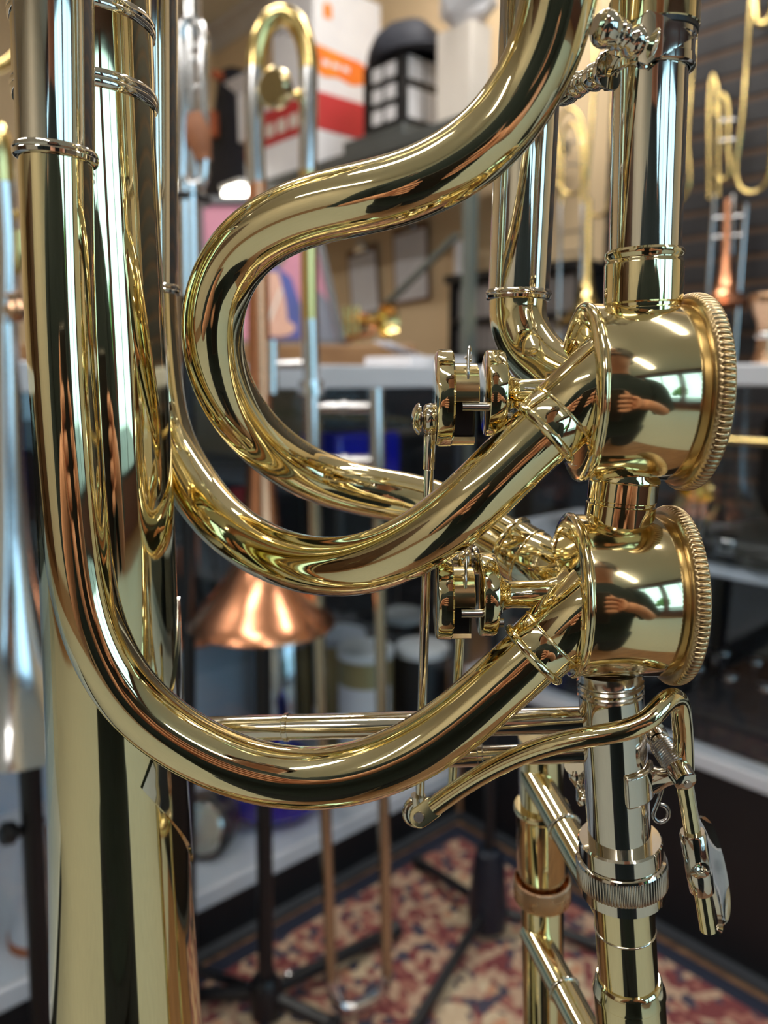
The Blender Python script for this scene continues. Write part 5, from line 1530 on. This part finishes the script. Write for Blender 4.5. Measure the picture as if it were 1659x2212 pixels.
# cobalt box and dark cloth goods on the upper shelf
q = onLC(760, 0.12, ZS)
c = thing('instrument_box', q, 'black box with a cobalt blue lid on the case shelf behind the copper trombone slide', 'box')
MB().cbox(q + UP * 0.125, E2, E1, UP, 0.17, 0.13, 0.25).build('body', 'black_case', c, bevel=0.012)
MB().cbox(q + UP * 0.315, E2, E1, UP, 0.172, 0.132, 0.125).build('lid', 'cobalt', c, bevel=0.012)
MB().cbox(q + UP * 0.251, E2, E1, UP, 0.174, 0.134, 0.006).build('zip', 'black_rubber', c, flat=True)
for i, (px, off, w_, h_, mt, lb) in enumerate(((520, 0.34, 0.16, 0.30, 'dark_bag', 'dark cloth pouch on the case shelf left of the blue box'),
                                              (900, 0.28, 0.26, 0.36, 'black_case', 'large black case on the shelf right of the blue box'),
                                              (640, 0.36, 0.15, 0.34, 'dark_bag', 'dark cloth pouch on the case shelf just behind the copper bell tube'))):
    q = onLC(px, off, ZS)
    c = thing('pouch', q, lb, 'pouch')
    MB().cbox(q + UP * h_ / 2, E2, E1, UP, w_, 0.10, h_).build('body', mt, c, bevel=0.02, segs=3)
    MB().cbox(q + UP * h_ * .8 + E1 * 0.052, E2, E1, UP, w_ * .5, 0.008, h_ * .12).build('flap', 'carton_red' if i == 0 else mt, c, bevel=0.003)

# ---------------- contents of the right case
def onRC(s, off, z):
    return KC + E1 * s - E2 * off + UP * z
def tray(s, off, w_, d_, h_, label, n):
    q = onRC(s, off, 0.3640)
    c = thing('mouthpiece_tray', q, label, 'tray', 'black trays in the right case')
    MB().box(q, E1 * w_, -E2 * d_, UP * h_).build('base', 'black_velvet', c, bevel=0.006)
    for a in ((0, 0, w_, .012), (0, d_ - .012, w_, .012), (0, 0, .012, d_), (w_ - .012, 0, .012, d_)):
        MB().box(q + E1 * a[0] - E2 * a[1] + UP * h_, E1 * a[2], -E2 * a[3], UP * .012).build('edge', 'black_case', c, bevel=0.003)
    rr = random.Random(int(s * 100))
    for i in range(n):
        p = q + E1 * (w_ * (.15 + .7 * (i % 4) / 3)) - E2 * (d_ * (.2 + .6 * (i // 4) / max(1, n // 4))) + UP * (h_ + .0005)
        m_ = thing('mouthpiece', p, 'silver mouthpiece in the ' + ('left' if s < .3 else 'right') + ' black tray, ' + ('front' if i < 4 else 'back') + ' row, ' + ('leftmost', 'second from left', 'second from right', 'rightmost')[i % 4], 'mouthpiece', 'mouthpieces in the black trays')
        MB().lathe(p, p + UP, [(0, .0045), (.03, .0055), (.045, .008), (.055, .013), (.062, .0145), (.066, .0135), (.064, .010)], 20).build('cup', 'chrome', m_)
tray(0.12, 0.04, 0.28, 0.34, 0.045, 'black velvet tray of mouthpieces, left on the white case deck', 8)
tray(0.45, 0.04, 0.26, 0.36, 0.045, 'black velvet tray of mouthpieces, right on the white case deck', 8)
# open black case with handle on the shelf
q = onRC(0.47, 0.10, 0.673)
c = thing('instrument_case', q, 'open black trumpet case with a curved handle on the case shelf', 'case')
MB().box(q, E1 * 0.46, -E2 * 0.24, UP * 0.05).build('body', 'black_case', c, bevel=0.02, segs=3)
MB().box(q - E2 * 0.24 + UP * 0.05, E1 * 0.46, -E2 * 0.03, UP * 0.20).build('lid', 'black_case', c, bevel=0.02, segs=3)
hpz = q + E2 * 0.004 + UP * 0.02
MB().sweep(spline([hpz + E1 * 0.10, hpz + E1 * 0.12 + E2 * 0.03 + UP * .01, hpz + E1 * 0.20 + E2 * 0.04 + UP * .015, hpz + E1 * 0.28 + E2 * 0.03 + UP * .01, hpz + E1 * 0.30], 30), 0.009, 12).build('handle', 'black_rubber', c)
for s in (0.06, 0.36):
    MB().cbox(q + E1 * s + E2 * 0.002 + UP * 0.035, E1, E2, UP, 0.03, 0.008, 0.025).build('latch', 'chrome', c, bevel=0.002)
q = onRC(0.02, 0.16, 0.673)
tag(MB().cbox(q + UP * 0.09 + E1 * .1 - E2 * .1, E1, E2, UP, 0.16, 0.10, 0.10).build('velvet_block', 'black_velvet', bevel=0.012), 'black velvet display block at the left end of the case shelf', 'display block')

# ================================================================== THE PHOTOGRAPHER (seen only as a reflection in the brass)
def skin_mesh(name, verts, edges, radii, material, parent, root=0, levels=2):
    me = bpy.data.meshes.new(name)
    me.from_pydata([tuple(v) for v in verts], edges, [])
    o = bpy.data.objects.new(name, me); COL.objects.link(o)
    o.parent = parent; o.matrix_parent_inverse = Matrix.Translation(-parent.location)
    sm = o.modifiers.new('skin', 'SKIN'); sm.use_smooth_shade = True
    sk = me.skin_vertices[0].data
    for i, r in enumerate(radii):
        sk[i].radius = r if isinstance(r, tuple) else (r, r)
        sk[i].use_root = (i == root)
    ss = o.modifiers.new('subdivision', 'SUBSURF'); ss.levels = levels; ss.render_levels = levels
    me.materials.append(MAT[material])
    return o
PX, PY = 0.035, -0.27
DZ = -0.275          # kneeling: everything above the hips comes down by this much
per = thing('person', Vector((PX, PY - .06, 0)), 'kneeling person in dark teal shirt holding up a phone, mirrored in the brass', 'person')
V = lambda x, y, z: Vector((PX + x, PY + y, z + (DZ if z > 0.79 else 0)))
HR, HL = Vector((0.098, -0.050, 0.955)), Vector((-0.052, -0.050, 0.955))    # wrists end just behind the phone
WR, WLt = Vector((0.165, -0.085, 0.930)), Vector((-0.110, -0.095, 0.930))
ELR, ELL = V(.27, .06, 1.10), V(-.29, .05, 1.11)
body_v = [V(0, -.06, .92), V(0, -.05, 1.08), V(0, -.02, 1.25), V(0, .01, 1.37), V(0, .05, 1.44), V(0, .09, 1.50), V(0, .125, 1.565), V(0, .13, 1.63),
          V(.19, .0, 1.335), ELR, WR, HR, V(-.19, .0, 1.335), ELL, WLt, HL,
          V(.10, -.06, .86), V(.12, -.02, .09), V(.12, -.36, .075), V(.12, -.48, .055), V(-.10, -.06, .86), V(-.12, -.02, .09), V(-.12, -.36, .075), V(-.12, -.48, .055)]
body_e = [(0, 1), (1, 2), (2, 3), (3, 4), (4, 5), (5, 6), (6, 7), (3, 8), (8, 9), (9, 10), (10, 11), (3, 12), (12, 13), (13, 14), (14, 15), (0, 16), (16, 17), (17, 18), (18, 19), (0, 20), (20, 21), (21, 22), (22, 23)]
body_r = [.10, .10, .10, .08, .055, .065, .085, .075, .06, .042, .028, .030, .06, .042, .028, .030, .085, .055, .038, .035, .085, .055, .038, .035]
skin_mesh('body', body_v, body_e, body_r, 'skin', per)
# shirt with sleeves nearly to the elbow, jeans
def loft(mb, rings, seg=36):
    """rings: (centre, half width along x, half depth along y)"""
    vs = []; fs = []
    for c, rx, ry in rings:
        for k in range(seg):
            a = 2 * PI * k / seg
            vs.append(c + Vector((rx * math.cos(a), ry * math.sin(a), 0)))
    for i in range(len(rings) - 1):
        for k in range(seg):
            fs.append((i * seg + k, i * seg + (k + 1) % seg, (i + 1) * seg + (k + 1) % seg, (i + 1) * seg + k))
    fs.append(tuple(range(seg))); fs.append(tuple((len(rings) - 1) * seg + k for k in range(seg)))
    return mb.add(vs, fs)
m = loft(MB(), [(V(0, -.05, .84), .20, .155), (V(0, -.05, .95), .195, .155), (V(0, -.045, 1.08), .19, .155), (V(0, -.03, 1.2), .205, .16), (V(0, -.015, 1.29), .215, .15), (V(0, 0, 1.36), .19, .12), (V(0, .02, 1.41), .11, .09), (V(0, .04, 1.435), .07, .07)])
SR, SL = V(.185, 0, 1.325), V(-.185, 0, 1.325)
for S_, E_ in ((SR, ELR), (SL, ELL)):
    m.tube([S_ - Vector((.06 if S_ is SR else -.06, 0, -.02)), S_, S_.lerp(E_, .5), S_.lerp(E_, .92)], lambda s: .082 - .016 * s, 24, 20)
m.build('shirt', 'shirt_teal', per, ang=80)
m = MB()
for sx in (-1, 1):
    m.tube([V(.095 * sx, -.05, .87), V(.105 * sx, -.03, .44), V(.12 * sx, -.01, .20), V(.12 * sx, -.06, .095), V(.12 * sx, -.2, .085), V(.12 * sx, -.36, .08)], lambda s: .125 - .05 * s, 28, 36)
loft(m, [(V(0, -.05, .80), .19, .15), (V(0, -.05, .9), .20, .155), (V(0, -.05, .97), .185, .145)])
m.build('jeans', 'jeans_dark', per, ang=80)
for sx in (-1, 1):
    skin_mesh('shoe', [V(.12 * sx, -.38, .06), V(.12 * sx, -.46, .058), V(.12 * sx, -.55, .05)], [(0, 1), (1, 2)], [.046, .046, .040], 'black_rubber', per)
# head details
hc = V(0, .13, 1.60)
MB().lathe(hc + Vector((0, -.02, -.055)), hc + Vector((0, -.035, .2)), [(0, .088), (.03, .099), (.08, .105), (.12, .095), (.15, .06), (.165, .02), (.167, 1e-5)], 28, cap=False).build('hair', 'hair_dark', per)
MB().lathe(hc + Vector((0, .068, .0)), hc + Vector((0, .115, -.035)), [(0, .010), (.02, .014), (.045, .012), (.052, .004)], 14).build('nose', 'skin', per)
for sx in (-1, 1):
    MB().lathe(hc + Vector((.030 * sx, .070, .022)), hc + Vector((.032 * sx, .12, .015)), [(0, .011), (.008, .010), (.013, .005), (.014, 1e-5)], 14).build('eye', 'eye_dark', per)
    MB().lathe(hc + Vector((.082 * sx, .0, -.01)), hc + Vector((.1 * sx, -.01, -.01)), [(0, .022), (.008, .026), (.014, .02), (.016, 1e-5)], 16).build('ear', 'skin', per)
MB().tube([hc + Vector((-.026, .080, -.052)), hc + Vector((0, .090, -.054)), hc + Vector((.026, .080, -.052))], .0055, 10, 10).build('mouth', 'poster_skin', per)
# hands: palm and five fingers each, holding the phone's long edges
PHC = Vector((0.022, -0.030, 0.945))
def hand(wrist, sx):
    ed = PHC.x + sx * 0.037
    pv = [wrist, wrist + Vector((-.004 * sx, .012, .004)), Vector((ed + sx * .020, -.052, .955)), Vector((ed + sx * .014, -.050, .972))]
    vs = list(pv); es = [(0, 1), (1, 2), (2, 3)]; rs = [.026, .026, .022, .016]
    for k in range(4):
        z = .985 - .019 * k
        ln = (.9, 1.0, .95, .78)[k]
        b0 = len(vs)
        vs += [Vector((ed + sx * .016, -.046, z)), Vector((ed + sx * .014, -.030, z + .002)), Vector((ed + sx * .004, -.0175, z + .003)), Vector((ed - sx * .016 * ln, -.0175, z + .003))]
        es += [(2, b0), (b0, b0 + 1), (b0 + 1, b0 + 2), (b0 + 2, b0 + 3)]
        rs += [.0095, .009, .0085, .0075]
    b0 = len(vs)
    vs += [Vector((ed + sx * .012, -.060, .985)), Vector((ed + sx * .002, -.056, 1.006)), Vector((ed - sx * .012, -.052, 1.014))]
    es += [(3, b0), (b0, b0 + 1), (b0 + 1, b0 + 2)]; rs += [.011, .010, .0085]
    skin_mesh('hand', vs, es, rs, 'skin', per, 0, 2)
hand(HR, 1); hand(HL, -1)
ph = thing('smartphone', PHC, 'black phone held up by the photographer, mirrored in the brass', 'phone')
MB().cbox(PHC, Vector((1, 0, 0)), Vector((0, 1, 0)), UP, 0.074, 0.008, 0.150).build('body', 'black_rubber', ph, bevel=0.003)
MB().cbox(PHC + Vector((0, -.0042, 0)), Vector((1, 0, 0)), Vector((0, 1, 0)), UP, 0.068, 0.0006, 0.144).build('screen', 'black_case', ph, flat=True)
for dx, dz in ((-.022, .055), (-.022, .036), (-.006, .046)):
    MB().lathe(PHC + Vector((dx, .004, dz)), PHC + Vector((dx, .1, dz)), [(0, .0075), (.002, .0075), (.002, .006), (.0012, .0058), (.0012, 1e-5)], 24).build('lens', 'black_case', ph)
